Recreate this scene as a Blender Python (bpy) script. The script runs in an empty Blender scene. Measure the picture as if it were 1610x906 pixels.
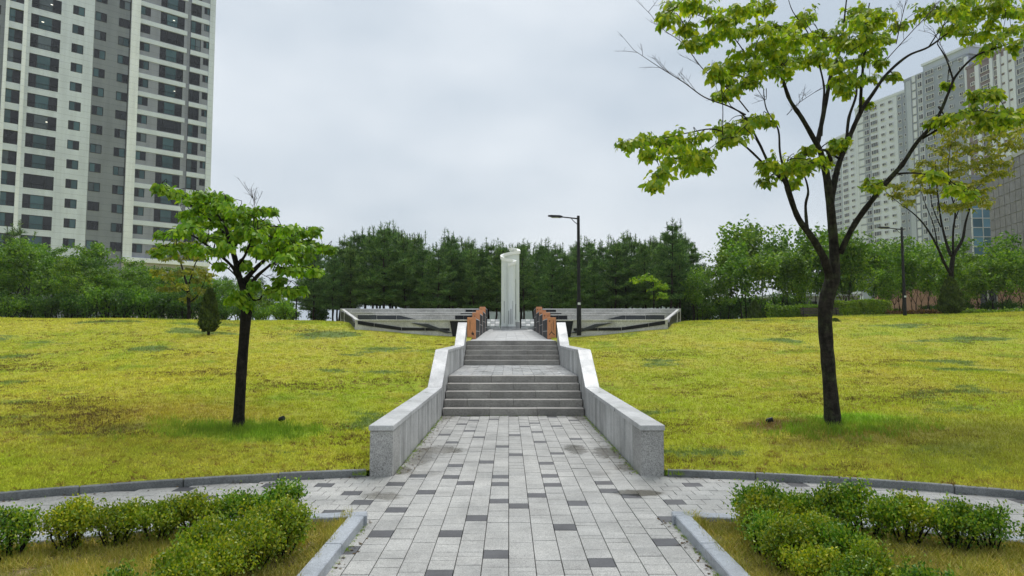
import bpy, bmesh, math, random
import numpy as np
from mathutils import Vector, Matrix

random.seed(11)
RNG = np.random.default_rng(11)
D = bpy.data
SC = bpy.context.scene
COL = SC.collection
R = math.radians

# ------------------------------------------------------------------ camera
F_PX, CX, CY = 1070.0, 805.0, 453.0
cam_d = D.cameras.new('camera')
cam = D.objects.new('camera', cam_d)
COL.objects.link(cam)
cam_d.sensor_width = 36.0
cam_d.lens = F_PX / 1610.0 * 36.0
cam_d.clip_start, cam_d.clip_end = 0.05, 6000
CAM = Vector((-0.1, 0.0, 1.716))
cam.location = CAM
cam.rotation_euler = (math.pi / 2 + R(3.88), 0, R(-0.27))
SC.camera = cam
CAMR = cam.rotation_euler.to_matrix()

# ------------------------------------------------------------------ sky, sun, exposure
SUN_EL, SUN_AZ = R(58), R(20)          # azimuth from +Y towards +X
world = D.worlds.new('World')
SC.world = world
world.use_nodes = True
wn, wl = world.node_tree.nodes, world.node_tree.links
wn.clear()
w_out = wn.new('ShaderNodeOutputWorld')
w_bg = wn.new('ShaderNodeBackground')
w_sky = wn.new('ShaderNodeTexSky')
w_sky.sky_type = 'NISHITA'
w_sky.sun_disc = False
w_sky.sun_elevation = SUN_EL
w_sky.sun_rotation = SUN_AZ
w_sky.dust_density = 4.0
w_tc = wn.new('ShaderNodeTexCoord')
w_map = wn.new('ShaderNodeMapping')
w_map.inputs['Scale'].default_value = (1.0, 1.0, 2.2)
w_map.inputs['Location'].default_value = (0.35, 0.2, 0.1)
w_n = wn.new('ShaderNodeTexNoise')
w_n.inputs['Scale'].default_value = 1.7
w_n.inputs['Detail'].default_value = 4.0
w_n.inputs['Roughness'].default_value = 0.45
w_ramp = wn.new('ShaderNodeValToRGB')
w_ramp.color_ramp.elements[0].position = 0.34
w_ramp.color_ramp.elements[0].color = (2.55, 3.05, 3.55, 1)
w_ramp.color_ramp.elements[1].position = 0.60
w_ramp.color_ramp.elements[1].color = (4.4, 4.72, 5.0, 1)
w_mix = wn.new('ShaderNodeMixRGB')
w_mix.inputs['Fac'].default_value = 0.93
w_bg.inputs['Strength'].default_value = 0.1
wl.new(w_tc.outputs['Generated'], w_map.inputs['Vector'])
wl.new(w_map.outputs['Vector'], w_n.inputs['Vector'])
wl.new(w_n.outputs['Fac'], w_ramp.inputs['Fac'])
wl.new(w_sky.outputs['Color'], w_mix.inputs['Color1'])
wl.new(w_ramp.outputs['Color'], w_mix.inputs['Color2'])
wl.new(w_mix.outputs['Color'], w_bg.inputs['Color'])
wl.new(w_bg.outputs['Background'], w_out.inputs['Surface'])

sun_d = D.lights.new('sun', 'SUN')
sun_d.energy = 1.5
sun_d.angle = R(40)
sun_d.color = (1.0, 0.985, 0.955)
sun = D.objects.new('sun', sun_d)
COL.objects.link(sun)
sdir = Vector((math.sin(SUN_AZ) * math.cos(SUN_EL), math.cos(SUN_AZ) * math.cos(SUN_EL), math.sin(SUN_EL)))
sun.rotation_euler = sdir.to_track_quat('Z', 'Y').to_euler()

SC.view_settings.view_transform = 'Standard'
SC.view_settings.look = 'None'
SC.view_settings.exposure = 0.92
SC.view_settings.gamma = 1.0
SC.cycles.max_bounces = 6
SC.cycles.transparent_max_bounces = 12
SC.cycles.volume_bounces = 0

# ------------------------------------------------------------------ helpers
def ray(px, py):
    return CAMR @ Vector(((px - CX) / F_PX, (CY - py) / F_PX, -1.0))

def at(px, py, Y):
    d = ray(px, py)
    return CAM + d * (Y / d.y)

def ground(px, py, z=0.0):
    d = ray(px, py)
    return CAM + d * ((z - CAM.z) / d.z)

def tag(o, label=None, cat=None, group=None, kind=None):
    if label: o['label'] = label
    if cat: o['category'] = cat
    if group: o['group'] = group
    if kind: o['kind'] = kind
    return o

def empty(name, loc=(0, 0, 0), rz=0.0):
    o = D.objects.new(name, None)
    o.empty_display_size = 0.2
    COL.objects.link(o)
    o.location = loc
    o.rotation_euler = (0, 0, rz)
    return o

def link(name, me, parent=None, loc=None, rz=None):
    o = D.objects.new(name, me)
    COL.objects.link(o)
    if parent is not None: o.parent = parent
    if loc is not None: o.location = loc
    if rz is not None: o.rotation_euler = (0, 0, rz)
    return o

def copy_tree(o, parent=None):
    c = o.copy()
    COL.objects.link(c)
    if parent is not None: c.parent = parent
    for ch in list(o.children):
        copy_tree(ch, c)
    return c

class MB:
    def __init__(self):
        self.v, self.f, self.m = [], [], []
    def add(self, vs, fs, mi=0):
        b = len(self.v)
        self.v += [tuple(p) for p in vs]
        self.f += [tuple(b + i for i in f) for f in fs]
        self.m += [mi] * len(fs)
        return self
    def box(self, x0, x1, y0, y1, z0, z1, mi=0):
        vs = [(x, y, z) for z in (z0, z1) for y in (y0, y1) for x in (x0, x1)]
        return self.add(vs, [(0, 2, 3, 1), (4, 5, 7, 6), (0, 1, 5, 4), (2, 6, 7, 3), (0, 4, 6, 2), (1, 3, 7, 5)], mi)
    def prism(self, base, top, mi=0):
        """two loops of equal length, closed into a solid"""
        n = len(base)
        fs = [tuple(reversed(range(n))), tuple(range(n, 2 * n))]
        fs += [(i, (i + 1) % n, n + (i + 1) % n, n + i) for i in range(n)]
        return self.add(list(base) + list(top), fs, mi)
    def obox(self, o, u, v, w, a0, a1, b0, b1, c0, c1, mi=0):
        vs = [o + u * a + v * b + w * c for c in (c0, c1) for b in (b0, b1) for a in (a0, a1)]
        return self.add(vs, [(0, 2, 3, 1), (4, 5, 7, 6), (0, 1, 5, 4), (2, 6, 7, 3), (0, 4, 6, 2), (1, 3, 7, 5)], mi)
    def tube(self, pts, rad, n=8, mi=0, cap=True):
        pts = [Vector(p) for p in pts]
        k = len(pts)
        if not hasattr(rad, '__len__'): rad = [rad] * k
        rings = []
        ref = None
        for i, p in enumerate(pts):
            t = (pts[min(i + 1, k - 1)] - pts[max(i - 1, 0)])
            if t.length < 1e-9: t = Vector((0, 0, 1))
            t.normalize()
            if ref is None:
                ref = Vector((1, 0, 0)) if abs(t.x) < 0.8 else Vector((0, 1, 0))
            a = (ref - t * ref.dot(t))
            if a.length < 1e-6: a = t.orthogonal()
            a.normalize(); ref = a
            b = t.cross(a)
            rings.append([p + (a * math.cos(2 * math.pi * j / n) + b * math.sin(2 * math.pi * j / n)) * rad[i] for j in range(n)])
        vs = [q for r in rings for q in r]
        fs = [(i * n + j, i * n + (j + 1) % n, (i + 1) * n + (j + 1) % n, (i + 1) * n + j) for i in range(k - 1) for j in range(n)]
        if cap:
            fs += [tuple(reversed(range(n))), tuple(range((k - 1) * n, k * n))]
        return self.add(vs, fs, mi)
    def mesh(self, name, mats, smooth=False, bevel=0.0, solid=True):
        me = D.meshes.new(name)
        me.from_pydata(self.v, [], self.f)
        if not isinstance(mats, (list, tuple)): mats = [mats]
        for m in mats: me.materials.append(m)
        me.polygons.foreach_set('material_index', self.m)
        if (solid and len(self.f) > 4 and len(self.f) < 30000 and not smooth) or bevel > 0:
            bm = bmesh.new(); bm.from_mesh(me)
            if solid: bmesh.ops.recalc_face_normals(bm, faces=bm.faces)
            if bevel > 0: bmesh.ops.bevel(bm, geom=list(bm.edges), offset=bevel, segments=1, affect='EDGES', clamp_overlap=True)
            bm.to_mesh(me); bm.free()
        if smooth:
            me.polygons.foreach_set('use_smooth', [True] * len(me.polygons))
        me.update()
        return me
    def build(self, name, mats, parent=None, smooth=False, bevel=0.0, loc=None, rz=None):
        return link(name, self.mesh(name, mats, smooth, bevel), parent, loc, rz)

def np_mesh(name, V, T, mats, mi=None, smooth=False):
    """V (n,3), T (m,3) triangles"""
    me = D.meshes.new(name)
    n, m = len(V), len(T)
    me.vertices.add(n); me.vertices.foreach_set('co', np.asarray(V, np.float32).ravel())
    me.loops.add(m * 3); me.loops.foreach_set('vertex_index', np.asarray(T, np.int32).ravel())
    me.polygons.add(m)
    me.polygons.foreach_set('loop_start', np.arange(0, m * 3, 3, dtype=np.int32))
    if not isinstance(mats, (list, tuple)): mats = [mats]
    for q in mats: me.materials.append(q)
    if mi is not None: me.polygons.foreach_set('material_index', np.asarray(mi, np.int32))
    if smooth: me.polygons.foreach_set('use_smooth', np.ones(m, bool))
    me.update(calc_edges=True)
    me.validate()
    return me

def norm(a):
    return a / np.maximum(np.linalg.norm(a, axis=1, keepdims=True), 1e-9)

def leaf_arrays(P, Dr, N, L, W, detail=0):
    """leaves as small folded blades: base P, direction Dr, facing N, length L, half width W"""
    Dr = norm(Dr); S = norm(np.cross(Dr, N)); U = np.cross(S, Dr)
    L = L[:, None]; W = W[:, None]
    if detail:
        vs = [P,
              P + Dr * L * .3 - S * W * .9 + U * W * .22, P + Dr * L * .32, P + Dr * L * .3 + S * W * .9 + U * W * .22,
              P + Dr * L * .68 - S * W * .8 + U * W * .1 - U * L * .04, P + Dr * L * .68 - U * L * .05, P + Dr * L * .68 + S * W * .8 + U * W * .1 - U * L * .04,
              P + Dr * L - U * L * .13]
        t = [(0, 2, 1), (0, 3, 2), (1, 2, 5), (1, 5, 4), (2, 3, 6), (2, 6, 5), (4, 5, 7), (5, 6, 7)]
    else:
        vs = [P, P + Dr * L * .45 - S * W + U * W * .25, P + Dr * L - U * L * .06, P + Dr * L * .45 + S * W + U * W * .25]
        t = [(0, 2, 1), (0, 3, 2)]
    k = len(vs)
    V = np.stack(vs, 1).reshape(-1, 3)
    T = (np.arange(len(P)) * k)[:, None, None] + np.array(t)[None]
    return V, T.reshape(-1, 3)

def rvec(n):
    return norm(RNG.normal(size=(n, 3)))

def smooth_line(pts, sub=4):
    """Catmull-Rom through tuples of any length"""
    P = [np.array(p, float) for p in pts]
    if len(P) < 3:
        return [P[0] + (P[-1] - P[0]) * i / sub for i in range(sub + 1)]
    out = []
    for i in range(len(P) - 1):
        p0 = P[max(i - 1, 0)]; p1 = P[i]; p2 = P[i + 1]; p3 = P[min(i + 2, len(P) - 1)]
        for j in range(sub):
            t = j / sub
            out.append(0.5 * ((2 * p1) + (-p0 + p2) * t + (2 * p0 - 5 * p1 + 4 * p2 - p3) * t * t + (-p0 + 3 * p1 - 3 * p2 + p3) * t ** 3))
    out.append(P[-1])
    return out

ORD = ['first', 'second', 'third', 'fourth', 'fifth', 'sixth', 'seventh', 'eighth', 'ninth', 'tenth', 'eleventh', 'twelfth', 'thirteenth',
       'fourteenth', 'fifteenth', 'sixteenth', 'seventeenth', 'eighteenth', 'nineteenth', 'twentieth', 'twenty-first', 'twenty-second',
       'twenty-third', 'twenty-fourth', 'twenty-fifth', 'twenty-sixth', 'twenty-seventh', 'twenty-eighth', 'twenty-ninth', 'thirtieth']

# ------------------------------------------------------------------ materials
class NT:
    def __init__(self, name):
        self.m = D.materials.new(name)
        self.m.use_nodes = True
        self.t = self.m.node_tree
        self.n = self.t.nodes
        self.b = self.n['Principled BSDF']
    def new(self, typ, **kw):
        x = self.n.new(typ)
        for k, v in kw.items(): setattr(x, k, v)
        return x
    def link(self, a, b): self.t.links.new(a, b)
    def setv(self, sock, v):
        if isinstance(v, bpy.types.NodeSocket): self.link(v, sock)
        else: sock.default_value = v
    def noise(self, scale, detail=3.0, rough=.55, vec=None, dist=0.0):
        x = self.new('ShaderNodeTexNoise')
        x.inputs['Scale'].default_value = scale
        x.inputs['Detail'].default_value = detail
        x.inputs['Roughness'].default_value = rough
        x.inputs['Distortion'].default_value = dist
        if vec is not None: self.link(vec, x.inputs['Vector'])
        return x.outputs['Fac']
    def ramp(self, fac, stops):
        x = self.new('ShaderNodeValToRGB')
        e = x.color_ramp.elements
        while len(e) < len(stops): e.new(0.5)
        for q, (p, c) in zip(e, stops):
            q.position = p
            q.color = (c, c, c, 1) if not hasattr(c, '__len__') else (*c[:3], 1)
        self.link(fac, x.inputs['Fac'])
        return x.outputs['Color']
    def mix(self, fac, a, b, mode='MIX'):
        x = self.new('ShaderNodeMixRGB', blend_type=mode)
        self.setv(x.inputs['Fac'], fac)
        for s, v in ((x.inputs['Color1'], a), (x.inputs['Color2'], b)):
            self.setv(s, v if isinstance(v, bpy.types.NodeSocket) else (*v[:3], 1))
        return x.outputs['Color']
    def math(self, op, a, b=0.0):
        x = self.new('ShaderNodeMath', operation=op)
        self.setv(x.inputs[0], a); self.setv(x.inputs[1], b)
        return x.outputs[0]
    def pos(self): return self.new('ShaderNodeNewGeometry').outputs['Position']
    def island(self): return self.new('ShaderNodeNewGeometry').outputs['Random Per Island']
    def objrand(self): return self.new('ShaderNodeObjectInfo').outputs['Random']
    def scaled(self, vec, s):
        x = self.new('ShaderNodeMapping')
        x.inputs['Scale'].default_value = s
        self.link(vec, x.inputs['Vector'])
        return x.outputs['Vector']
    def bump(self, h, strength=.3, dist=.01):
        x = self.new('ShaderNodeBump')
        x.inputs['Strength'].default_value = strength
        x.inputs['Distance'].default_value = dist
        self.link(h, x.inputs['Height'])
        self.link(x.outputs['Normal'], self.b.inputs['Normal'])
    def color(self, c): self.setv(self.b.inputs['Base Color'], c if isinstance(c, bpy.types.NodeSocket) else (*c[:3], 1))
    def rough(self, r): self.setv(self.b.inputs['Roughness'], r)

def plain(name, c, rough=.6, var=.12, scale=3.0, metallic=0.0):
    t = NT(name)
    f = t.noise(scale, 4, .6, t.pos())
    lo = [x * (1 - var) for x in c]; hi = [min(1, x * (1 + var)) for x in c]
    t.color(t.ramp(f, [(.3, lo), (.7, hi)]))
    t.rough(rough)
    t.b.inputs['Metallic'].default_value = metallic
    return t.m

def granite(name, c, contrast=.35, speck=260, rough=.55, stain=.25, bump=.15, streak=False, bright_top=False):
    """speckled stone with weathering; each island / object a shade of its own"""
    t = NT(name)
    p = t.pos()
    v = t.new('ShaderNodeTexVoronoi'); v.inputs['Scale'].default_value = speck; t.link(p, v.inputs['Vector'])
    sp = t.ramp(v.outputs['Color'], [(.1, 1 - contrast), (.5, 1.0), (.9, 1 + contrast * .6)])
    st = t.ramp(t.noise(1.7, 5, .65, p), [(.3, 1 - stain), (.62, 1.05)])
    fine = t.ramp(t.noise(28, 3, .6, p), [(.3, .88), (.7, 1.08)])
    k = t.mix(1.0, t.mix(1.0, sp, st, 'MULTIPLY'), fine, 'MULTIPLY')
    if streak:
        s = t.noise(1.0, 3, .6, t.scaled(p, (3.2, 3.2, .22)))
        k = t.mix(1.0, k, t.ramp(s, [(.34, .56), (.58, 1.1)]), 'MULTIPLY')
    r = t.math('ADD', t.math('MULTIPLY', t.island(), .5), t.math('MULTIPLY', t.objrand(), .5))
    k = t.mix(1.0, k, t.ramp(r, [(.0, .82 if not streak else .72), (1.0, 1.15 if not streak else 1.2)]), 'MULTIPLY')
    t.color(t.mix(1.0, c, k, 'MULTIPLY'))
    t.rough(t.ramp(t.noise(2.3, 4, .6, p), [(.3, max(.1, rough - .18)), (.7, rough + .15)]))
    t.bump(t.noise(120, 2, .6, p), bump, .004)
    return t.m

def wet(t_mat, spots):
    """damp, dirty patches with ragged edges: darker, browner and glossier stone"""
    t = NT.__new__(NT); t.m = t_mat; t.t = t_mat.node_tree; t.n = t.t.nodes; t.b = t.n['Principled BSDF']
    p = t.pos()
    col = t.b.inputs['Base Color'].links[0].from_socket
    rg_ = t.b.inputs['Roughness'].links[0].from_socket
    rag = t.math('MULTIPLY', t.math('SUBTRACT', t.noise(5.0, 5, .65, p), .5), 1.5)
    tot = None
    for x, y, rx, ry, k in spots:
        q = t.new('ShaderNodeVectorMath', operation='SUBTRACT'); t.link(p, q.inputs[0]); q.inputs[1].default_value = (x, y, 0)
        sc = t.scaled(q.outputs[0], (1 / rx, 1 / ry, 0))
        ln = t.new('ShaderNodeVectorMath', operation='LENGTH'); t.link(sc, ln.inputs[0])
        f = t.ramp(t.math('ADD', ln.outputs['Value'], rag), [(.62, k), (1.0, 0)])
        tot = f if tot is None else t.math('MAXIMUM', tot, f)
    t.color(t.mix(tot, col, t.mix(1.0, col, (.40, .36, .29), 'MULTIPLY')))
    t.rough(t.mix(tot, rg_, (.06, .06, .06)))

def leafmat(name, c1, c2, c3, trans=.35, rough=.45, patch=.8):
    """foliage: shade by leaf, by clump and a little by plant"""
    t = NT(name)
    r = t.island()
    col = t.ramp(r, [(.05, c1), (.55, c2), (.97, c3)])
    pn = t.ramp(t.noise(patch, 2, .5, t.pos()), [(.3, .72), (.7, 1.2)])
    col = t.mix(1.0, col, pn, 'MULTIPLY')
    ob = t.ramp(t.objrand(), [(0, (.82, .9, .9)), (1, (1.14, 1.06, 1.0))])
    col = t.mix(1.0, col, ob, 'MULTIPLY')
    t.color(col)
    t.rough(rough)
    t.b.inputs['Specular IOR Level'].default_value = .35
    tr = t.new('ShaderNodeBsdfTranslucent')
    t.link(t.mix(1.0, col, (1.25, 1.3, .6), 'MULTIPLY'), tr.inputs['Color'])
    mx = t.new('ShaderNodeMixShader'); mx.inputs['Fac'].default_value = trans
    t.link(t.b.outputs[0], mx.inputs[1]); t.link(tr.outputs[0], mx.inputs[2])
    t.link(mx.outputs[0], t.n['Material Output'].inputs['Surface'])
    return t.m

def barkmat(name, c1, c2, lichen=None):
    t = NT(name)
    p = t.pos()
    f = t.noise(9, 6, .65, t.scaled(p, (1, 1, 2.2)))
    col = t.ramp(f, [(.3, c1), (.7, c2)])
    if lichen:
        col = t.mix(t.ramp(t.noise(4.0, 5, .7, p), [(.5, 0), (.66, .75)]), col, lichen)
    pl = t.ramp(t.noise(16, 4, .7, t.scaled(p, (1, 1, .35))), [(.38, .45), (.6, 1.25)])
    t.color(t.mix(1.0, col, pl, 'MULTIPLY')); t.rough(.9)
    t.b.inputs['Specular IOR Level'].default_value = .2
    t.bump(t.noise(22, 6, .75, t.scaled(p, (1, 1, .5))), 1.0, .04)
    return t.m

M = {}
M['granite'] = granite('granite_light', (.44, .44, .43), .38, 170, .5, .28, .15, streak=True)
M['granite_end'] = granite('granite_bush_hammered', (.38, .372, .355), .6, 140, .75, .22, .5)
M['granite_cap'] = granite('granite_cap', (.50, .50, .50), .3, 200, .42, .3, .1)
M['granite_step'] = granite('granite_step', (.32, .302, .275), .5, 150, .6, .32, .3)
M['kerb'] = granite('kerb_stone', (.36, .385, .42), .35, 190, .38, .3, .1)
M['kerb_dark'] = granite('kerb_stone_weathered', (.19, .20, .20), .4, 150, .5, .4, .2)
M['paver'] = granite('paver_light', (.382, .374, .35), .5, 210, .5, .34, .3)
M['paver_dark'] = granite('paver_dark', (.05, .05, .056), .4, 210, .55, .3, .25)
def _g(px, py):
    q = ground(px, py); return q.x, q.y
_spots = [(*_g(px, py), rx, ry, k) for px, py, rx, ry, k in [(1003, 775, .30, .20, .9), (905, 706, .20, .55, .85), (955, 712, .26, .6, .7), (985, 735, .2, .3, .6), (690, 708, .42, .45, .85), (665, 720, .2, .8, .6), (600, 780, .26, .22, .55), (940, 745, .2, .16, .4), (665, 745, .3, .2, .35), (635, 740, .16, .3, .7), (700, 655, .25, .8, .5), (910, 655, .2, .8, .45), (975, 775, .16, .12, .5)]]
wet(M['paver'], _spots); wet(M['paver_dark'], _spots)
M['paver_dry'] = granite('paver_upper', (.50, .50, .49), .25, 120, .9, .2, .2)
M['paver_landing'] = granite('paver_landing', (.40, .40, .39), .3, 160, .36, .35, .2)
M['joint'] = plain('joint_sand', (.07, .065, .055), .9, .4, 12)
M['terrace_stone'] = granite('terrace_stone', (.53, .52, .49), .3, 60, .7, .3, .2)
M['terrace_plaque'] = granite('terrace_plaque', (.46, .45, .42), .25, 60, .6, .3, .2)
M['black_granite'] = granite('black_granite', (.016, .017, .02), .4, 90, .6, .2, .05)
M['grey_granite'] = granite('grey_granite', (.055, .06, .066), .35, 90, .6, .2, .05)
for _k in ('black_granite', 'grey_granite'): M[_k].node_tree.nodes['Principled BSDF'].inputs['Specular IOR Level'].default_value = .22
M['trim'] = granite('trim_stone', (.55, .55, .54), .15, 90, .5, .15, .05)
M['terracotta'] = granite('terracotta_stone', (.56, .235, .105), .12, 90, .6, .15, .1)
M['ink'] = plain('engraved_ink', (.03, .025, .022), .7)
M['white_paint'] = plain('white_paint_metal', (.72, .75, .725), .8, .06, 1.2)
M['cream_paint'] = plain('cream_paint_metal', (.80, .80, .76), .4, .04, 1.2)
M['concrete'] = plain('concrete', (.36, .37, .37), .75, .18, 2.5)
M['slot'] = plain('slot_dark', (.03, .035, .035), .7)
M['black_metal'] = plain('black_metal', (.016, .016, .018), .45, .3, 6)
M['black_metal'].node_tree.nodes['Principled BSDF'].inputs['Specular IOR Level'].default_value = .2
M['lamp_glass'] = plain('lamp_glass', (.3, .3, .3), .2)
M['sticker'] = plain('white_sticker', (.6, .62, .62), .5)
M['wood'] = plain('dark_wood', (.05, .035, .028), .6, .4, 8)
M['soil'] = plain('soil', (.19, .145, .06), .95, .5, 14)
M['bark'] = barkmat('bark_dark', (.007, .006, .005), (.028, .024, .02))
M['bark_moss'] = barkmat('bark_mossy', (.010, .008, .007), (.045, .038, .032), (.06, .072, .035))
M['bark_pine'] = barkmat('bark_pine', (.02, .015, .012), (.05, .036, .028))
M['twig'] = barkmat('bark_twig', (.06, .045, .04), (.12, .09, .085))
M['leaf_left'] = leafmat('leaf_left_tree', (.13, .27, .012), (.24, .40, .016), (.38, .48, .03), .45)
M['leaf_right'] = leafmat('leaf_right_tree', (.13, .25, .014), (.27, .39, .018), (.45, .49, .035), .5)
M['leaf_yellow'] = leafmat('leaf_yellowing', (.16, .20, .012), (.27, .30, .018), (.42, .36, .04), .42)
M['leaf_wood'] = leafmat('leaf_wood', (.06, .15, .014), (.125, .26, .02), (.22, .36, .03), .38, .5, .5)
M['leaf_fresh'] = leafmat('leaf_wood_fresh', (.06, .145, .012), (.125, .245, .018), (.24, .36, .03), .38, .5, .5)
M['leaf_deep'] = leafmat('leaf_deep', (.03, .09, .012), (.065, .16, .018), (.12, .22, .028), .32, .5, .5)
M['needle'] = leafmat('pine_needle', (.035, .09, .028), (.095, .195, .05), (.22, .34, .08), .26, .55, 1.3)
M['needle_conifer'] = leafmat('conifer_needle', (.03, .05, .012), (.06, .10, .016), (.10, .14, .025), .2, .6, 2.0)
M['box_leaf'] = leafmat('boxwood_leaf', (.06, .165, .012), (.17, .32, .018), (.38, .45, .035), .25, .35, 3.0)
M['box_leaf_gold'] = leafmat('boxwood_leaf_gold', (.10, .19, .01), (.25, .33, .016), (.46, .45, .035), .3, .35, 3.0)
M['hedge_leaf'] = leafmat('hedge_leaf', (.08, .16, .012), (.16, .27, .018), (.26, .36, .03), .3, .5, 1.5)
M['dry_leaf'] = leafmat('dry_leaf', (.05, .025, .01), (.10, .06, .02), (.17, .11, .04), .2, .7, 3.0)

def lawnmat(name, lift=1.0, blade=False):
    t = NT(name)
    p = t.pos()
    big = t.noise(.16, 3, .55, p)
    mid = t.noise(.75, 4, .6, p)
    fine = t.noise(7.0, 5, .72, t.scaled(p, (1.0, 1.6, 1.0)))
    vfine = t.noise(34, 3, .7, t.scaled(p, (1.0, 1.8, 1.0)))
    col = t.ramp(big, [(.36, (.235, .285, .02)), (.62, (.31, .305, .032))])
    col = t.mix(t.ramp(mid, [(.45, 0), (.66, .6)]), col, (.345, .295, .05))
    col = t.mix(t.ramp(t.noise(.5, 3, .6, p), [(.56, 0), (.68, .7)]), col, (.13, .21, .012))
    # worn, straw-brown streaks
    col = t.mix(t.math('MULTIPLY', t.ramp(fine, [(.53, 0), (.62, .95)]), t.ramp(t.noise(.4, 4, .65, p), [(.34, .25), (.52, 1)])), col, (.13, .065, .022))
    # clover patches
    clv = t.math('MULTIPLY', t.ramp(t.math('ADD', t.noise(.62, 2, .5, t.scaled(p, (.62, 1.0, 1.0))), t.math('MULTIPLY', t.math('SUBTRACT', t.noise(9.0, 3, .7, p), .5), .3)), [(.62, 0), (.66, .85)]), 1.0)
    col = t.mix(clv, col, (.075, .125, .035))
    col = t.mix(1.0, col, t.ramp(vfine, [(.3, .62), (.7, 1.32)]), 'MULTIPLY')
    # bare soil mound and green flush round the two trees
    def blob(x, y, rx, ry, c, amount, base):
        s = t.new('ShaderNodeVectorMath', operation='SUBTRACT'); t.link(p, s.inputs[0]); s.inputs[1].default_value = (x, y, 0)
        q = t.scaled(s.outputs[0], (1 / rx, 1 / ry, 0))
        ln = t.new('ShaderNodeVectorMath', operation='LENGTH'); t.link(q, ln.inputs[0])
        wob = t.math('ADD', ln.outputs['Value'], t.math('MULTIPLY', t.math('SUBTRACT', t.noise(3.0, 4, .7, p), .5), 1.3))
        return t.mix(t.ramp(wob, [(.35, amount), (1.0, 0)]), base, c)
    col = blob(-4.0, 10.0, 1.5, .75, (.17, .33, .02), .9, col)
    col = blob(5.0, 10.2, 1.1, .6, (.16, .31, .02), .9, col)
    col = blob(3.9, 10.1, .8, .55, (.10, .055, .022), .9, col)
    col = blob(5.1, 9.3, 2.0, .5, (.13, .085, .025), .8, col)
    col = blob(6.5, 9.0, 3.2, 1.6, (.15, .15, .02), .75, col)
    col = blob(-5.5, 10.5, 3.0, 2.2, (.22, .15, .025), .5, col)
    if blade:
        col = t.mix(1.0, col, t.ramp(t.objrand(), [(0, .7), (.6, 1.08), (1, 1.5)]), 'MULTIPLY')
        col = t.mix(.12, col, (.3, .3, .03))
    t.color(t.mix(1.0, col, (lift, lift, lift), 'MULTIPLY'))
    t.rough(.85)
    t.b.inputs['Specular IOR Level'].default_value = .15
    if not blade:
        t.bump(t.math('ADD', fine, vfine), .8, .05)
    return t.m

M['lawn'] = lawnmat('lawn_turf', 1.48)
M['blade'] = lawnmat('lawn_blade', 2.0, True)
M['straw'] = leafmat('straw_blade', (.26, .33, .02), (.50, .46, .07), (.75, .64, .24), .3, .7, 2.0)
M['dead_blade'] = leafmat('dead_blade', (.07, .035, .014), (.15, .085, .03), (.28, .19, .06), .2, .8, 2.0)
M['green_blade'] = leafmat('green_blade', (.2, .36, .02), (.30, .46, .03), (.42, .54, .05), .35, .6, 2.0)

def glassmat(name, c, rough=.06):
    t = NT(name)
    f = t.noise(.35, 3, .6, t.pos())
    r = t.objrand()
    k = t.ramp(t.math('ADD', t.math('MULTIPLY', f, .5), t.math('MULTIPLY', r, .5)), [(.2, [x * .55 for x in c]), (.8, [x * 1.4 for x in c])])
    t.color(k); t.rough(rough)
    t.b.inputs['Specular IOR Level'].default_value = .38
    return t.m
M['glass_dark'] = glassmat('glass_dark', (.012, .014, .018))
M['glass_teal'] = glassmat('glass_teal', (.05, .10, .12), .08)
M['curtain'] = glassmat('glass_curtain', (.09, .115, .135), .2)
M['glass_blue'] = glassmat('glass_blue', (.16, .30, .42), .06)
M['glass_far'] = glassmat('glass_far', (.10, .12, .13), .15)
M['frame_dark'] = plain('window_frame_dark', (.02, .021, .024), .45)
M['frame_white'] = plain('window_frame_white', (.62, .63, .64), .5)

def facade(name, c, joint=(2.9 / 3, 1.7), dark=.72, var=.06, off=0.12):
    """painted panel wall with fine recess lines, by world position"""
    t = NT(name)
    p = t.pos()
    sep = t.new('ShaderNodeSeparateXYZ'); t.link(p, sep.inputs[0])
    fz = t.math('FRACT', t.math('DIVIDE', t.math('ADD', sep.outputs['Z'], off), joint[0]))
    lz = t.ramp(fz, [(.0, dark), (.035, dark), (.05, 1.0)])
    n1 = t.ramp(t.noise(.35, 4, .6, p), [(.3, 1 - var), (.7, 1 + var)])
    n2 = t.ramp(t.noise(1.0, 3, .6, t.scaled(p, (1.2, 1.2, .08))), [(.35, .9), (.6, 1.03)])
    k = t.mix(1.0, t.mix(1.0, n1, n2, 'MULTIPLY'), lz, 'MULTIPLY')
    t.color(t.mix(1.0, c, k, 'MULTIPLY')); t.rough(.75)
    return t.m
M['wall_white'] = facade('wall_white', (.63, .67, .72), dark=.64)
M['wall_pier'] = facade('wall_pier', (.82, .84, .86))
M['wall_grey'] = facade('wall_grey', (.215, .23, .255), dark=.62)
M['wall_lilac'] = facade('wall_lilac', (.28, .29, .34), dark=.66)
M['wall_band'] = plain('wall_band', (.63, .67, .72), .75, .08, .5)
M['wall_beige'] = plain('wall_beige', (.36, .34, .32), .8, .1, .5)
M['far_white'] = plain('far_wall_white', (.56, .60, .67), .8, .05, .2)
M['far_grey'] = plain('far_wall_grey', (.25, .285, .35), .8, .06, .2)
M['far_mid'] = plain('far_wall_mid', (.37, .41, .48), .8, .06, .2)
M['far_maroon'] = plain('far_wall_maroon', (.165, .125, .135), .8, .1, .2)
M['stone_tile'] = granite('stone_tile', (.17, .165, .16), .2, 30, .5, .2, .1)
M['brick_pink'] = plain('brick_pink', (.42, .25, .2), .85, .15, 6)
M['hill'] = plain('hill_wood', (.045, .075, .05), .95, .4, .05)

# ------------------------------------------------------------------ ground shape
def profile(Y):
    return float(np.interp(Y, [0, 8.5, 22.8, 24.5, 28, 31, 34, 38, 42, 50, 60, 75], [.06, .1, 1.47, 1.64, 1.95, 2.14, 2.26, 2.28, 2.2, 2.05, 2.0, 1.9]))

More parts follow.
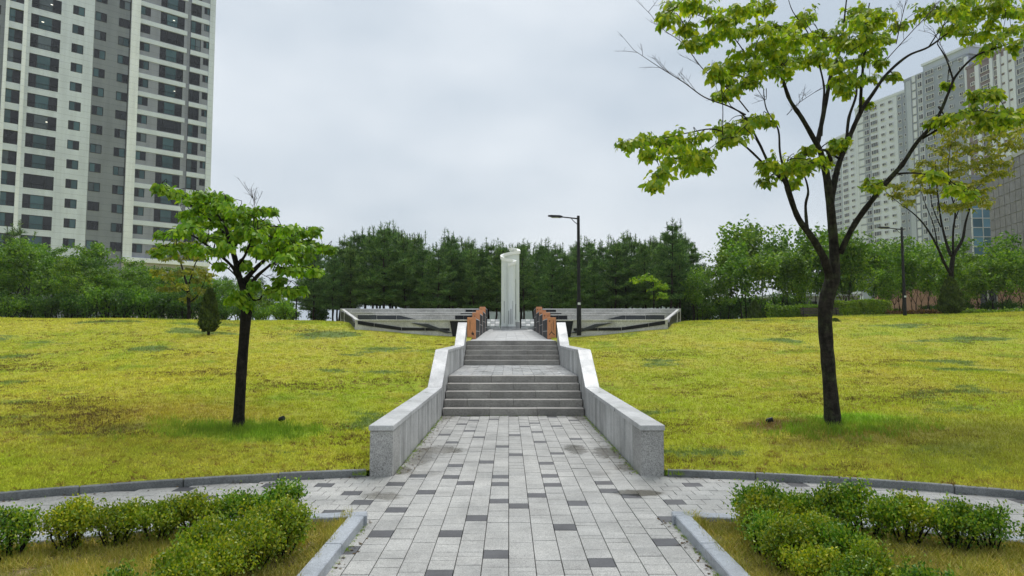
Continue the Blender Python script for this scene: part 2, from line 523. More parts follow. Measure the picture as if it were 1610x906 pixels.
KC, KR = Vector((0, -2.9)), 11.4          # lawn kerb arc
BR = 9.42                                 # back of the beds

def kerb_y(X):
    return KC.y + math.sqrt(max(KR * KR - X * X, 9.0)) if abs(X) < KR else KC.y + 3.0

def wall_top(Y):
    return float(np.interp(Y, [8.4, 14.35, 15.85, 21.4, 22.8], [.61, .61, 1.36, 1.36, 2.11]))

def lawn_h(X, Y):
    a = abs(X)
    ys = kerb_y(X)
    s = Y - ys
    k = max(0.0, 1 - s / 16.0)
    h = profile(Y + (8.5 - ys) * k)
    up = min(1.0, max(0.0, (Y - 14) / 18.0))
    up = up * up * (3 - 2 * up)
    if X > 0:
        h += up * (0.028 * max(0, a - 6) if a < 32 else .73)
    else:
        h += up * (0.012 * max(0, min(a, 30) - 5))
    h -= .045 * math.exp(-max(0, s) / .25)
    q = min(1.0, max(0.0, (a - 2.0) / 4.0)); q = q * q * (3 - 2 * q)
    h += .25 * q * math.exp(-((Y - 26.0) / 4.5) ** 2)
    # gentle unevenness
    h += .05 * math.sin(X * .55 + 1.3) * math.sin(Y * .43 + X * .11) * min(1, max(0, s) / 4)
    # right-hand tree stands on a low mound
    h += .10 * math.exp(-((X - 4.6) ** 2 / 2.2 + (Y - 10.0) ** 2 / .9)) if X > 0 else 0
    if 8.0 < Y < 23.2 and a < 5:
        w = math.exp(-max(0, a - 1.8) / 1.0)
        h = h * (1 - w) + min(h, wall_top(Y) - .10) * w
    return h

def lawn_ground(px, py):
    d = ray(px, py)
    lo, hi = 5.0, 45.0
    prev = None
    Y = 6.0
    while Y < 60:
        p = CAM + d * (Y / d.y)
        if p.z <= lawn_h(p.x, p.y) and p.y > kerb_y(p.x): return p
        Y += .04
    return CAM + d * (34 / d.y)

ground_mb = MB()
n = 24
vs = [(x, y, -.06) for y in (-60, 30, 120, 400, 3000) for x in (-3000, -200, -40, 40, 200, 3000)]
fs = [(j * 6 + i, j * 6 + i + 1, (j + 1) * 6 + i + 1, (j + 1) * 6 + i) for j in range(4) for i in range(5)]
ground_mb.add(vs, fs)
g = ground_mb.build('ground', M['lawn'])
tag(g, 'flat ground reaching out to the horizon', None, None, 'structure')

def make_lawn(side):
    xs = [0, .3, .6, .9, 1.2, 1.6, 2, 2.5, 3, 3.6, 4.2, 5, 6, 7, 8, 9, 10, 11, 12, 14, 16, 18, 20, 23, 26, 30, 35, 42, 50, 60, 75]
    nt = 110
    vs, fs = [], []
    for X0 in xs:
        a0 = 1.78 + X0
        ys = kerb_y(a0) + .045
        for j in range(nt + 1):
            t = j / nt
            Y = ys + (72 - ys) * (t ** 1.5)
            a = a0
            if X0 == 0 and Y > 22.75: a = 1.40
            X = side * a
            vs.append((X, Y, lawn_h(X, Y) - (.35 if Y > 66 else 0)))
    for i in range(len(xs) - 1):
        for j in range(nt):
            q = (i * (nt + 1) + j, (i + 1) * (nt + 1) + j, (i + 1) * (nt + 1) + j + 1, i * (nt + 1) + j + 1)
            fs.append(q if side > 0 else tuple(reversed(q)))
    mb = MB(); mb.add(vs, fs)
    o = mb.build('lawn', M['lawn'], smooth=True)
    tag(o, 'yellow green turf mound %s of the stairs' % ('right' if side > 0 else 'left'), None, None, 'structure')
    return o
for s in (-1, 1): make_lawn(s)

# distant wooded hill
hb = MB()
vs, fs = [], []
nx = 60
for j, (yy, k) in enumerate(((430, 0), (520, 1), (640, .8), (900, 0))):
    for i in range(nx + 1):
        x = -80 + 560 * i / nx
        hh = (34 + 14 * math.sin(x * .018 + 1) + 6 * math.sin(x * .07) + 3 * math.sin(x * .21 + j)) * k * min(1, max(0, (x + 80) / 120))
        vs.append((x, yy, hh - .5))
for j in range(3):
    for i in range(nx):
        fs.append((j * (nx + 1) + i, j * (nx + 1) + i + 1, (j + 1) * (nx + 1) + i + 1, (j + 1) * (nx + 1) + i))
hb.add(vs, fs)
tag(hb.build('hill', M['hill'], smooth=True), 'low wooded hill far behind the right-hand trees', None, None, 'structure')

# ------------------------------------------------------------------ paving
PW = .2
def paver_mesh(l, w, mat, name='paver'):
    mb = MB(); g = .0028
    mb.box(-w / 2 + g, w / 2 - g, -l / 2 + g, l / 2 - g, -.045, 0)
    return mb.mesh(name, mat, bevel=.0022)
PM = {(l, dk): paver_mesh(l, PW, M['paver_dark' if dk else 'paver']) for l in (.1, .2, .3) for dk in (0, 1)}

def d4(x, y): return (450 + x / 3.405, 640 + y / 3.405)
def d5(x, y): return (800 + x / 3.405, 640 + y / 3.405)
dark_main = [d4(*p) for p in [(530, 665), (345, 760), (880, 675), (820, 885), (1115, 793), (1015, 590), (610, 540), (755, 453), (595, 412), (960, 408), (1140, 405),
    (1135, 495), (1235, 530), (1330, 465), (720, 365), (905, 313), (1070, 297), (895, 368), (1145, 370), (1222, 256), (1215, 148), (1150, 212), (1030, 161),
    (980, 130), (890, 192), (855, 150), (940, 92), (1275, 106), (1110, 65), (1003, 72), (1330, 82), (1345, 185)]]
dark_main += [d5(*p) for p in [(158, 185), (155, 133), (185, 295), (210, 372), (220, 412), (355, 510), (287, 650), (480, 835), (820, 728), (840, 603), (495, 402),
    (515, 443), (640, 478), (345, 172), (240, 250), (130, 85), (228, 55), (340, 70), (285, 105)]]
dark_side = [(x / 2.683, 720 + y / 2.683) for x, y in [(325, 150), (765, 133), (975, 107), (885, 160), (1150, 113), (1388, 120), (1450, 150), (1510, 182), (1418, 222), (55, 172)]]
dark_side += [(1000 + x / 2.639, 700 + y / 2.639) for x, y in [(265, 167), (195, 238), (460, 128), (665, 165), (990, 170), (1265, 238), (1420, 185), (1600, 228)]]
dm = [ground(*p) for p in dark_main]
ds = [ground(*p) for p in dark_side]

NC = 15
cols = {}
for c in range(NC):
    x = (c - NC / 2 + .5) * PW
    dk = sorted(p.y for p in dm if abs(p.x - x) <= PW / 2)
    items = []
    y = 3.3 + random.choice((0, .05, .1, .15))
    while y < 14.5:
        nxt = next((d for d in dk if d > y - .05), None)
        if nxt is not None and nxt - .1 <= y + .09:
            items.append((x, y + .1, .2, 1)); dk = [d for d in dk if d > nxt + .15]; y += .2; continue
        l = random.choice((.1, .2, .2, .2, .3, .3))
        if nxt is not None and y + l > nxt - .1 + .05:
            l = .1 if nxt - .1 - y < .15 else .2
        if y + l > 14.56: break
        items.append((x, y + l / 2, l, 0)); y += l
    cols[c] = items
allp = sorted([q for v in cols.values() for q in v], key=lambda q: q[1])
allp = [q for q in allp if q[1] < 14.5 and q[1] > 3.4]

mp = MB(); mp.box(-1.52, 1.52, 2.6, 14.6, -.12, -.028)
path = mp.build('main_path', M['joint'])
tag(path, 'grey and charcoal block paved path leading to the stairs', None, None, 'structure')
def put_paver(q, parent):
    x, y, l, dk = q[:4]
    o = D.objects.new('paver', PM[(round(l, 1), dk)]); COL.objects.link(o)
    o.parent = parent
    o.location = (x, y, random.uniform(-.0016, .0016))
    o.rotation_euler = (random.gauss(0, .0035), random.gauss(0, .0035), q[4] if len(q) > 4 else 0)
    return o
near = [q for q in allp if q[1] > 4.45][:300]
nset = set(map(tuple, near))
for q in near: put_paver(q, path)
rest = [q for q in allp if tuple(q) not in nset]
st = MB()
for x, y, l, dk in rest:
    g = .0035
    z = random.uniform(-.002, .002)
    st.box(x - PW / 2 + g, x + PW / 2 - g, y - l / 2 + g, y + l / 2 - g, -.04, z, dk)
o = st.build('paver_field', [M['paver'], M['paver_dark']], path)
o['kind'] = 'stuff'

for side in (-1, 1):
    sp = MB()
    n = 30
    vs = []
    for i in range(n + 1):
        a = .14 + 1.0 * i / n
        for r in (BR - .15, KR + .1):
            vs.append((side * r * math.sin(a), KC.y + r * math.cos(a), -.03))
    fs = [(2 * i, 2 * i + 1, 2 * i + 3, 2 * i + 2) if side < 0 else (2 * i, 2 * i + 2, 2 * i + 3, 2 * i + 1) for i in range(n)]
    sp.add(vs, fs)
    so = sp.build('side_path', M['joint'])
    tag(so, 'curving block paved path running off to the %s' % ('left' if side < 0 else 'right'), None, None, 'structure')
    items = []; halves = []
    rows = int((8.7 - 3.0) / PW)
    for r in range(rows):
        y = 3.0 + (r + .5) * PW
        off = (r % 2) * .1
        if off: halves.append((side * 1.55, y))
        for k in range(50):
            a = 1.5 + PW * (k + .5) + off - .2
            if a < 1.58: continue
            d = math.hypot(a, y - KC.y)
            if BR - .1 < d < KR + .02:
                items.append((side * a, y))
    vis = []
    for x, y in items:
        if y > abs(x) * .90 and y > 3.5:
            vis.append((x, y))
    dset = [p for p in ds if p.x * side > 0]
    vis.sort(key=lambda q: -q[1])
    for x, y in halves:
        if BR - .1 < math.hypot(x, y - KC.y) < KR + .02: put_paver((x, y, .1, 0, math.pi / 2), so)
    chosen = vis[:290]
    for x, y in chosen:
        dk = any(abs(p.x - x) <= .085 and abs(p.y - y) <= .1 for p in dset)
        put_paver((x, y, .2, int(dk), math.pi / 2), so)

# ------------------------------------------------------------------ kerbs
def kerb_stones(name, pts, w, h, z0, mats, label, step=1.0, inward=1):
    """pts: plan polyline; separate stones butted with narrow joints"""
    root = empty(name, (pts[0][0], pts[0][1], 0))
    tag(root, label, None, None, 'structure')
    P = [Vector(p) for p in pts]
    seg = [0]
    for a, b in zip(P, P[1:]): seg.append(seg[-1] + (b - a).length)
    def pt(s):
        for i in range(len(P) - 1):
            if s <= seg[i + 1] + 1e-6:
                t = (s - seg[i]) / max(seg[i + 1] - seg[i], 1e-6)
                return P[i].lerp(P[i + 1], t), (P[i + 1] - P[i]).normalized()
        return P[-1], (P[-1] - P[-2]).normalized()
    L = seg[-1]; nst = max(1, round(L / step)); 
    for k in range(nst):
        a, b = L * k / nst + .003, L * (k + 1) / nst - .003
        sub = 4 if nst > 4 else 1
        bot, topl = [], []
        left, right = [], []
        for i in range(sub + 1):
            p, t = pt(a + (b - a) * i / sub)
            nn = Vector((-t.y, t.x)) * inward
            left.append(p); right.append(p + nn * w)
        loop = left + right[::-1]
        dz = random.uniform(-.003, .003)
        mb = MB()
        base = [(q.x - pts[0][0], q.y - pts[0][1], z0) for q in loop]
        top = [(q.x - pts[0][0], q.y - pts[0][1], h + dz) for q in loop]
        mb.prism(base, top)
        mb.build('kerb_stone', mats, root, bevel=.008)
    return root

for side in (-1, 1):
    pts = []
    for i in range(31):
        a = math.asin(1.82 / KR) + (1.05 - .16) * i / 30
        pts.append((side * KR * math.sin(a), KC.y + KR * math.cos(a)))
    kerb_stones('lawn_kerb', pts, .075, .08, -.1, M['kerb_dark'], 'weathered dark granite kerb edging the %s lawn' % ('left' if side < 0 else 'right'), 1.0, -1 if side < 0 else 1)

# beds: straight kerb along the path, curved kerb along the side path
def bed(side):
    sgn = 'left' if side < 0 else 'right'
    yb = KC.y + math.sqrt(BR ** 2 - 1.4 ** 2)
    kerb_stones('bed_kerb', [(side * 1.40, 3.0), (side * 1.40, yb - .17)], .14, .085, -.1, M['kerb'], 'pale granite kerb between the main path and the %s bed' % sgn, .85, 1 if side < 0 else -1)
    pts = []
    for i in range(25):
        a = math.asin(1.40 / BR) + .75 * i / 24
        pts.append((side * BR * math.sin(a), KC.y + BR * math.cos(a)))
    kerb_stones('bed_kerb', pts, .16, .085, -.1, M['kerb'], 'pale curved granite kerb at the back of the %s bed' % sgn, .9, 1 if side < 0 else -1)
    mb = MB()
    vs, fs = [], []
    xs = [1.535 + .22 * i for i in range(32)]
    for x in xs:
        ytop = KC.y + math.sqrt(max((BR - .155) ** 2 - x * x, .01))
        for j in range(13):
            t = j / 12
            y = 2.6 + (ytop - 2.6) * t
            vs.append((side * x, y, .055 + .02 * math.sin(x * 5) * math.sin(y * 6) + (0 if t < 1 and x > 1.6 else -.005)))
    for i in range(len(xs) - 1):
        for j in range(12):
            q = (i * 13 + j, (i + 1) * 13 + j, (i + 1) * 13 + j + 1, i * 13 + j + 1)
            fs.append(q if side > 0 else tuple(reversed(q)))
    mb.add(vs, fs)
    o = mb.build('planting_bed', M['soil'], smooth=True)
    tag(o, 'bare soil and thin grass of the %s planting bed' % sgn, None, None, 'structure')
for s in (-1, 1): bed(s)

# ------------------------------------------------------------------ stairs
def flight(name, y0, z0, label):
    root = empty(name, (0, y0, z0))
    tag(root, label, 'staircase', 'granite stair flights')
    for i in range(5):
        ya, yb = i * .34, i * .34 + (.34 if i < 4 else .40)
        zt = .15 * (i + 1)
        cuts = [-1.497, -.5, .5, 1.497] if i % 2 == 0 else [-1.497, -1.0, 0.0, 1.0, 1.497]
        for a, b in zip(cuts, cuts[1:]):
            mb = MB()
            mb.box(a + .002, b - .002, ya + random.uniform(-.002, .002), yb, zt - .30 if i else -.1, zt + random.uniform(-.002, .001))
            mb.build('step_stone', M['granite_step'], root, bevel=.006)
    return root
flight('staircase', 14.5, 0.0, 'lower flight of five grey granite steps at the end of the path')
flight('staircase', 21.4, .75, 'upper flight of five granite steps below the monument walk')

def slab_pavers(name, x0f, y0, y1, z0, z1, label, size=.3, mat='paver_dry'):
    root = MB()
    root.add([(-x0f(y0), y0, z0 - .03), (x0f(y0), y0, z0 - .03), (x0f(y1), y1, z1 - .03), (-x0f(y1), y1, z1 - .03)], [(0, 1, 2, 3)])
    ro = root.build(name, M['joint'])
    tag(ro, label, None, None, 'structure')
    st = MB()
    y = y0 + .002
    r = 0
    while y < y1 - .05:
        l = min(size, y1 - y)
        z = z0 + (z1 - z0) * (y + l / 2 - y0) / (y1 - y0)
        w = x0f(y + l / 2)
        ncol = max(1, round(2 * w / size))
        cw = 2 * w / ncol
        for k in range(ncol):
            a = -w + k * cw
            dz = random.uniform(-.001, .001)
            za, zb = z - (z1 - z0) * l / 2 / (y1 - y0) + dz, z + (z1 - z0) * l / 2 / (y1 - y0) + dz
            ya, yb, xa, xb = y + .003, y + l - .003, a + .003, a + cw - .003
            st.prism([(xa, ya, za - .04), (xb, ya, za - .04), (xb, yb, zb - .04), (xa, yb, zb - .04)], [(xa, ya, za), (xb, ya, za), (xb, yb, zb), (xa, yb, zb)], 1 if random.random() < .05 else 0)
        y += l; r += 1
    p = st.build('paver_field', [M[mat], M['terrace_plaque']], ro)
    p['kind'] = 'stuff'
    return ro
slab_pavers('landing', lambda y: 1.497, 16.262, 21.398, .75, .75, 'wet paved landing between the two stair flights', .25, 'paver_landing')
slab_pavers('upper_walk', lambda y: 1.45 - .012 * (y - 22.8), 23.16, 43.0, 1.5, 2.07, 'paved walk from the top step to the white monument', .4)

# ------------------------------------------------------------------ stair walls
def stair_wall(side):
    sgn = 'left' if side < 0 else 'right'
    root = empty('stair_wall', (side * 1.65, 8.38, 0))
    tag(root, 'stepped light granite parapet wall on the %s of the stairs' % sgn, 'wall', 'granite parapets beside the stairs')
    X0, X1 = (-.15, .15)
    brk = [8.38, 14.35, 15.85, 21.4, 22.8]
    cap = .065
    first = True
    for a, b in zip(brk, brk[1:]):
        nseg = max(1, round((b - a) / .58))
        for k in range(nseg):
            ya, yb = a + (b - a) * k / nseg, a + (b - a) * (k + 1) / nseg
            ga = .005
            za, zb = wall_top(ya + ga) - cap - .002, wall_top(yb - ga) - cap - .002
            mb = MB()
            pr = lambda x: [(x, ya + ga - 8.38, -.1), (x, yb - ga - 8.38, -.1), (x, yb - ga - 8.38, zb), (x, ya + ga - 8.38, za)]
            dx = random.uniform(-.0015, .0015)
            mb.prism(pr(X0 + .012 + dx), pr(X1 - .012 + dx))
            if first:
                mb.build('end_stone', M['granite_end'], root, bevel=.008); first = False
            else:
                mb.build('wall_panel', M['granite'], root, bevel=.004)
        ncap = max(1, round((b - a) / 1.4))
        for k in range(ncap):
            ya, yb = a + (b - a) * k / ncap, a + (b - a) * (k + 1) / ncap
            ga = .0025
            y0 = ya + ga - (.02 if ya == 8.38 else 0)
            z0, z1 = wall_top(ya), wall_top(yb)
            pr = lambda x: [(x, y0 - 8.38, z0 - cap), (x, yb - ga - 8.38, z1 - cap), (x, yb - ga - 8.38, z1), (x, y0 - 8.38, z0)]
            mb = MB(); mb.prism(pr(X0), pr(X1))
            mb.build('cap_stone', M['granite_cap'], root, bevel=.006)
    return root
for s in (-1, 1): stair_wall(s)

# ------------------------------------------------------------------ memorial terraces
ROWY = [24.5, 27.9, 31.0, 34.6]
ROWZ = [2.24, 2.53, 2.72, 3.01]
CAPZ = [2.32, 2.60, 2.80, 3.10]
ROWX = [5.6, 6.35, 7.6, 8.65]
NAMES = ['frontmost', 'second', 'third', 'rearmost']

def mirror_poly(pts, side):
    return pts if side < 0 else [(-x, z) for x, z in pts][::-1]

def panel_poly(root, name, pts, y, t, mat, side):
    """pts (x,z) for the left wing, x negative; a plate of thickness t whose front is at y"""
    pts = mirror_poly(pts, side)
    mb = MB()
    mb.prism([(x, y, z) for x, z in pts], [(x, y + t, z) for x, z in pts])
    return mb.build(name, mat, root)

def terrace(side):
    sgn = 'left' if side < 0 else 'right'
    for k in range(4):
        Y, Z, XE = ROWY[k], ROWZ[k], ROWX[k]
        root = empty('terrace_wall', (0, 0, 0))
        tag(root, '%s stone terrace wall of the %s wing with black granite by the walk' % (NAMES[k], sgn), 'wall', 'memorial terrace walls')
        a, b = sorted((side * 1.595, side * XE))
        mb = MB(); mb.box(a, b, Y, Y + .35, 1.2, Z - .05)
        mb.build('wall_body', M['terrace_stone'], root)
        mb = MB(); mb.box(a, b, Y - .03, Y + .38, Z - .05, Z)
        mb.build('coping', M['trim' if k == 3 else 'terrace_stone'], root, bevel=.006)
        # tread behind, up to the next row
        if k < 3:
            mb = MB(); mb.box(a, b, Y + .38, ROWY[k + 1] - .002, 1.2, Z - .03)
            mb.build('terrace_floor', M['terrace_stone'], root)
        # black granite part beside the walk
        top = 2.30 if k else 2.22
        bot = 2.30 if k else 2.08
        for q in range(2):
            x0t = 1.60 + (top - 1.6) * q / 2 + .004; x1t = 1.60 + (top - 1.6) * (q + 1) / 2 - .004
            x0b = 1.60 + (bot - 1.6) * q / 2 + .004; x1b = 1.60 + (bot - 1.6) * (q + 1) / 2 - .004
            panel_poly(root, 'black_panel', [(-x1t, Z - .055), (-x1b, 1.4), (-x0b, 1.4), (-x0t, Z - .055)], Y - .025, .03, M['black_granite'], side)
        # relief plaques
        if k in (1, 3):
            x = top + .12
            w, gp = (.42, .055) if k == 3 else (.36, .09)
            z0, z1 = (Z - .29, Z - .09) if k == 1 else (Z - .22, Z - .07)
            xe = XE - .5 if k == 3 else 4.5
            while x + w < xe:
                e = .05 if k == 1 else .015
                pts = [(-x - w, z1 - e), (-x - w, z0 + e), (-x - w + e, z0), (-x - e, z0), (-x, z0 + e), (-x, z1 - e), (-x - e, z1), (-x - w + e, z1)]
                panel_poly(root, 'plaque', pts, Y - .018, .02, M['terrace_plaque'], side)
                x += w + gp
        def band(name, px, mat, dy):
            pts = []
            for X, yy in px:
                p = at(X, yy, Y)
                pts.append((p.x - 0.0, p.z))
            return panel_poly(root, name, pts, Y - dy, dy - .002, mat, side)
        if k == 1:
            band('granite_band', [(562.7, 495.6), (562.7, 502.6), (592, 502.6), (592, 495.6)], M['grey_granite'], .03)
            band('granite_band', [(593, 496.3), (593, 502.2), (623, 502.6), (623, 496.4)], M['grey_granite'], .026)
            band('granite_band', [(624, 496.4), (624, 502.6), (657, 502.9), (629, 496.4)], M['grey_granite'], .024)
        if k == 0:
            band('black_band', [(562.7, 504.3), (562.7, 510), (588, 513.8), (588, 508.3)], M['black_granite'], .03)
            band('black_band', [(589, 508.4), (589, 514), (631, 519.7), (631, 514.8)], M['black_granite'], .03)
            band('black_band', [(632, 514.9), (632, 519.7), (668, 519.9), (668, 515.9)], M['black_granite'], .03)
            band('black_band', [(669, 515.9), (669, 519.9), (707, 520.2), (707, 516.4)], M['black_granite'], .03)
            band('diagonal_band', [(646, 507.8), (668, 514), (702, 524.2), (711, 523.6), (673, 509.6), (660, 508.8)], M['grey_granite'], .05)
            band('base_course', [(562.7, 511), (562.7, 520), (632, 528), (704, 528), (704, 521.5), (632, 520.6), (589, 514.9)], M['terrace_stone'], .012)
        # inner end: terracotta slab with black granite return along the walk
        zc = CAPZ[k]
        base = 1.5 + .027 * (Y - 23.2)
        mb = MB()
        x0, x1 = sorted((side * 1.28, side * 1.59))
        mb.box(x0 + .002, x1, Y - .1, Y - .002, base, zc)
        es = mb.build('end_slab', M['terracotta'], root, bevel=.008)
        L = (3.22, 2.92, 3.42, 2.75)[k]
        for q in range(3):
            ya, yb = Y + L * q / 3, Y + L * (q + 1) / 3 - .006
            mb = MB(); mb.box(x0 + .006, x1 - .01, ya, yb, base - .1, zc - .07)
            mb.build('black_panel', M['black_granite'], root, bevel=.004)
        mb = MB(); mb.box(x0, x1, Y + L, Y + L + .05, base - .1, zc - .06)
        mb.build('edge_trim', M['trim'], root)
        mb = MB(); mb.box(x0 + .004, x1, Y + .001, Y + L - .002, zc - .069, zc - .04)
        mb.build('edge_trim', M['trim'], root)
        for zz in (1.05, .5):
            mb = MB(); e = .003
            mb.box(x0 + .003 if side > 0 else x1 - .012 - .0, x0 + .012 if side > 0 else x1 - .003, Y + .01, Y + L - .004, zc - zz, zc - zz + .018)
            if zc - zz > base: mb.build('joint_strip', M['trim'], root)
        # engraved marks on the end slab
        mk = MB()
        yf = Y - .1
        cx = side * 1.435
        def stroke(xa, za, xb, zb, w=.012):
            dx, dz = xb - xa, zb - za
            l = math.hypot(dx, dz); nx, nz = -dz / l * w / 2, dx / l * w / 2
            q = [(xa + nx, za + nz), (xa - nx, za - nz), (xb - nx, zb - nz), (xb + nx, zb + nz)]
            mk.prism([(x, yf - .004, z) for x, z in q], [(x, yf + .002, z) for x, z in q])
        rr = random.Random(k * 7 + side)
        def glyph(gx, gz, s):
            stroke(gx - s * .4, gz + s * .4, gx + s * .4, gz + s * .42, s * .16)
            stroke(gx - s * .3, gz + s * .05, gx + s * .25, gz + s * .05, s * .14)
            stroke(gx + rr.uniform(-.1, .1) * s, gz + s * .42, gx, gz - s * .1, s * .15)
            stroke(gx - s * .38, gz - s * .38, gx + s * .4, gz - s * .36, s * .16)
            if rr.random() < .6: stroke(gx + s * .42, gz + s * .3, gx + s * .42, gz - s * .4, s * .14)
        tz = zc - .12
        if side < 0:
            for q in range(8): glyph(cx - .055, tz - .015 - q * .042, .034)
            bz = tz - .44
            stroke(cx + .0, bz, cx + .06, bz - .05, .035); stroke(cx + .06, bz - .05, cx + .09, bz + .0, .03)
            stroke(cx + .03, bz + .05, cx + .06, bz - .03, .022); stroke(cx + .06, bz - .05, cx + .1, bz - .09, .022)
            stroke(cx + .0, bz - .06, cx + .06, bz - .06, .02)
        else:
            for q in range(9): glyph(cx + .06, tz - .01 - q * .042, .034)
            for q in range(7): glyph(cx - .015, tz - .12 - q * .04, .026)
            stroke(cx - .1, tz - .0, cx - .06, tz - .03, .03); stroke(cx - .09, tz - .03, cx - .05, tz - .0, .02)
            bz = tz - .44
            stroke(cx + .01, bz + .06, cx - .09, bz - .07, .028); stroke(cx + .0, bz + .02, cx + .11, bz - .07, .028)
        mk.build('engraved_text', M['ink'], es)
    # closing end wall between front and rear rows
    root = empty('terrace_end_wall', (side * 7, 29, 1.9))
    tag(root, 'angled stone and black granite end wall closing the %s wing' % sgn, 'wall', 'terrace end walls')
    A = Vector((side * 5.62, 24.5, 0)); B = Vector((side * 8.68, 34.98, 0))
    Lr = (B - A).length; u = (B - A).normalized(); w = Vector((0, 0, 1)); v = Vector((-u.y, u.x, 0)) * (1 if side < 0 else -1)
    o0 = A - Vector((side * 7, 29, 1.9))
    def wall_poly(name, pts, d0, d1, mat):
        mb = MB()
        lo = [o0 + u * a + w * z + v * d0 for a, z in pts]; hi = [o0 + u * a + w * z + v * d1 for a, z in pts]
        mb.prism(lo, hi); mb.build(name, mat, root)
    wall_poly('wall_body', [(0, 1.4), (Lr, 1.6), (Lr, 3.0), (0, 2.24)], -.13, 0, M['terrace_stone'])
    wall_poly('black_panel', [(.1, 2.15), (Lr, 2.50), (Lr, 2.90), (1.5, 2.36)], .002, .05, M['black_granite'])
    wall_poly('granite_panel', [(.1, 1.98), (Lr * .5, 2.05), (Lr * .5, 2.33), (.1, 2.12)], .002, .03, M['grey_granite'])
    wall_poly('granite_panel', [(Lr * .5 + .02, 2.05), (Lr, 2.16), (Lr, 2.47), (Lr * .5 + .02, 2.34)], .002, .03, M['grey_granite'])
for s in (-1, 1): terrace(s)

# ------------------------------------------------------------------ monument
def monument():
    root = empty('monument', (0.0, 39.0, 2.03))
    tag(root, 'tall white ribbed metal monument curled like an S at the end of the walk', 'monument')
    def zpx(y): return (145.6 - y / 6.25) * .03645 - .314
    plan = [(x, y, zpx(q)) for x, y, q in [(-.02, .36, 60), (.12, .47, 55), (.30, .48, 62), (.43, .36, 72), (.48, .2, 90), (.40, .08, 98), (.1, .06, 104), (-.15, .05, 112), (-.38, -.02, 124), (-.49, -.16, 142), (-.46, -.30, 161),
            (-.32, -.38, 177), (-.1, -.40, 184), (.08, -.42, 188), (.2, -.50, 196), (.23, -.62, 209), (.14, -.72, 221), (0, -.74, 229), (-.12, -.72, 231)]]
    P = smooth_line(plan, 6)
    n = len(P)
    def ribbon(th, z0f, z1f, off=0.0):
        inn, out = [], []
        for i, p in enumerate(P):
            t = P[min(i + 1, n - 1)] - P[max(i - 1, 0)]
            t = np.array([t[0], t[1]]); t /= np.linalg.norm(t)
            nn = np.array([-t[1], t[0]])
            inn.append((p[:2] - nn * th / 2, z0f(p), z1f(p))); out.append((p[:2] + nn * th / 2, z0f(p), z1f(p)))
        vs, fs = [], []
        for (a, za, zb), (b, _, _) in zip(inn, out):
            vs += [(a[0], a[1], za), (a[0], a[1], zb), (b[0], b[1], zb), (b[0], b[1], za)]
        for i in range(n - 1):
            for q in range(4):
                fs.append((i * 4 + q, i * 4 + (q + 1) % 4, (i + 1) * 4 + (q + 1) % 4, (i + 1) * 4 + q))
        fs += [(3, 2, 1, 0), ((n - 1) * 4, (n - 1) * 4 + 1, (n - 1) * 4 + 2, (n - 1) * 4 + 3)]
        return vs, fs
    def z_base(p): return .42 if p[1] > .03 else .16 + .1 * max(0, p[1] + .4)
    mb = MB(); mb.add(*ribbon(.05, z_base, lambda p: p[2]))
    mb.build('curved_sheet', M['white_paint'], root, smooth=False)
    mb = MB(); mb.add(*ribbon(.19, lambda p: p[2] - .13, lambda p: p[2] + .05))
    mb.build('top_rim', M['cream_paint'], root)
    mb = MB(); mb.add(*ribbon(.10, lambda p: z_base(p) - .04, lambda p: z_base(p) + .05))
    mb.build('base_rim', M['white_paint'], root)
    mb = MB(); mb.add(*ribbon(.13, lambda p: -.15, lambda p: z_base(p) - .042))
    mb.build('plinth', M['concrete'], root)
    # raised vertical ribs following the sheet, and dark slots low down
    for i in range(2, n - 1, 3):
        p = P[i]
        t = P[i + 1] - P[i - 1]; t = np.array([t[0], t[1]]); t /= np.linalg.norm(t)
        nn = np.array([-t[1], t[0]])
        if nn[1] > 0: nn = -nn
        c = p[:2] + nn * .027
        mb = MB(); mb.box(c[0] - .009, c[0] + .009, c[1] - .009, c[1] + .009, z_base(p) + .06, p[2] - .06)
        mb.build('rib', M['white_paint'], root)
    for (x, y, z0, z1, w) in [(.27, .025, .55, 2.85, .035), (-.36, -.395, .3, 1.55, .022), (.31, .03, .5, 1.4, .02), (.02, -.775, .25, 1.1, .03), (.115, -.755, .25, 1.55, .022), (-.1, -.765, .25, 1.0, .022), (.17, -.71, .3, 1.2, .02)]:
        mb = MB(); mb.box(x - w / 2, x + w / 2, y - .012, y + .008, z0, z1)
        mb.build('slot', M['slot'], root)
    mb = MB(); mb.tube([(0, -.05, -.12), (0, -.05, .0)], [1.0, 1.0], 40)
    mb.build('paving_ring', M['trim'], root)
monument()

# low book-like plaque stands either side of the monument
for side in (-1, 1):
    root = empty('plaque_stand', (side * 1.05 + .0, 40.6, 2.0))
    tag(root, 'low grey stand of tilted stone plaques %s of the monument' % ('left' if side < 0 else 'right'), 'plaque stand', 'plaque stands by the monument')
    mb = MB(); mb.box(-.42, .42, -.3, .3, -.1, .16); mb.build('base', M['concrete'], root, bevel=.01)
    for r in range(3):
        for c in range(3):
            mb = MB()
            x0 = -.40 + c * .27
            y0 = -.25 + r * .18
            z0 = .18 + r * .14
            mb.prism([(x0, y0, z0), (x0 + .25, y0, z0), (x0 + .25, y0 + .16, z0 + .12), (x0, y0 + .16, z0 + .12)],
                     [(x0, y0, z0 + .03), (x0 + .25, y0, z0 + .03), (x0 + .25, y0 + .16, z0 + .15), (x0, y0 + .16, z0 + .15)])
            mb.build('plaque', M['trim' if (r + c) % 2 else 'concrete'], root)

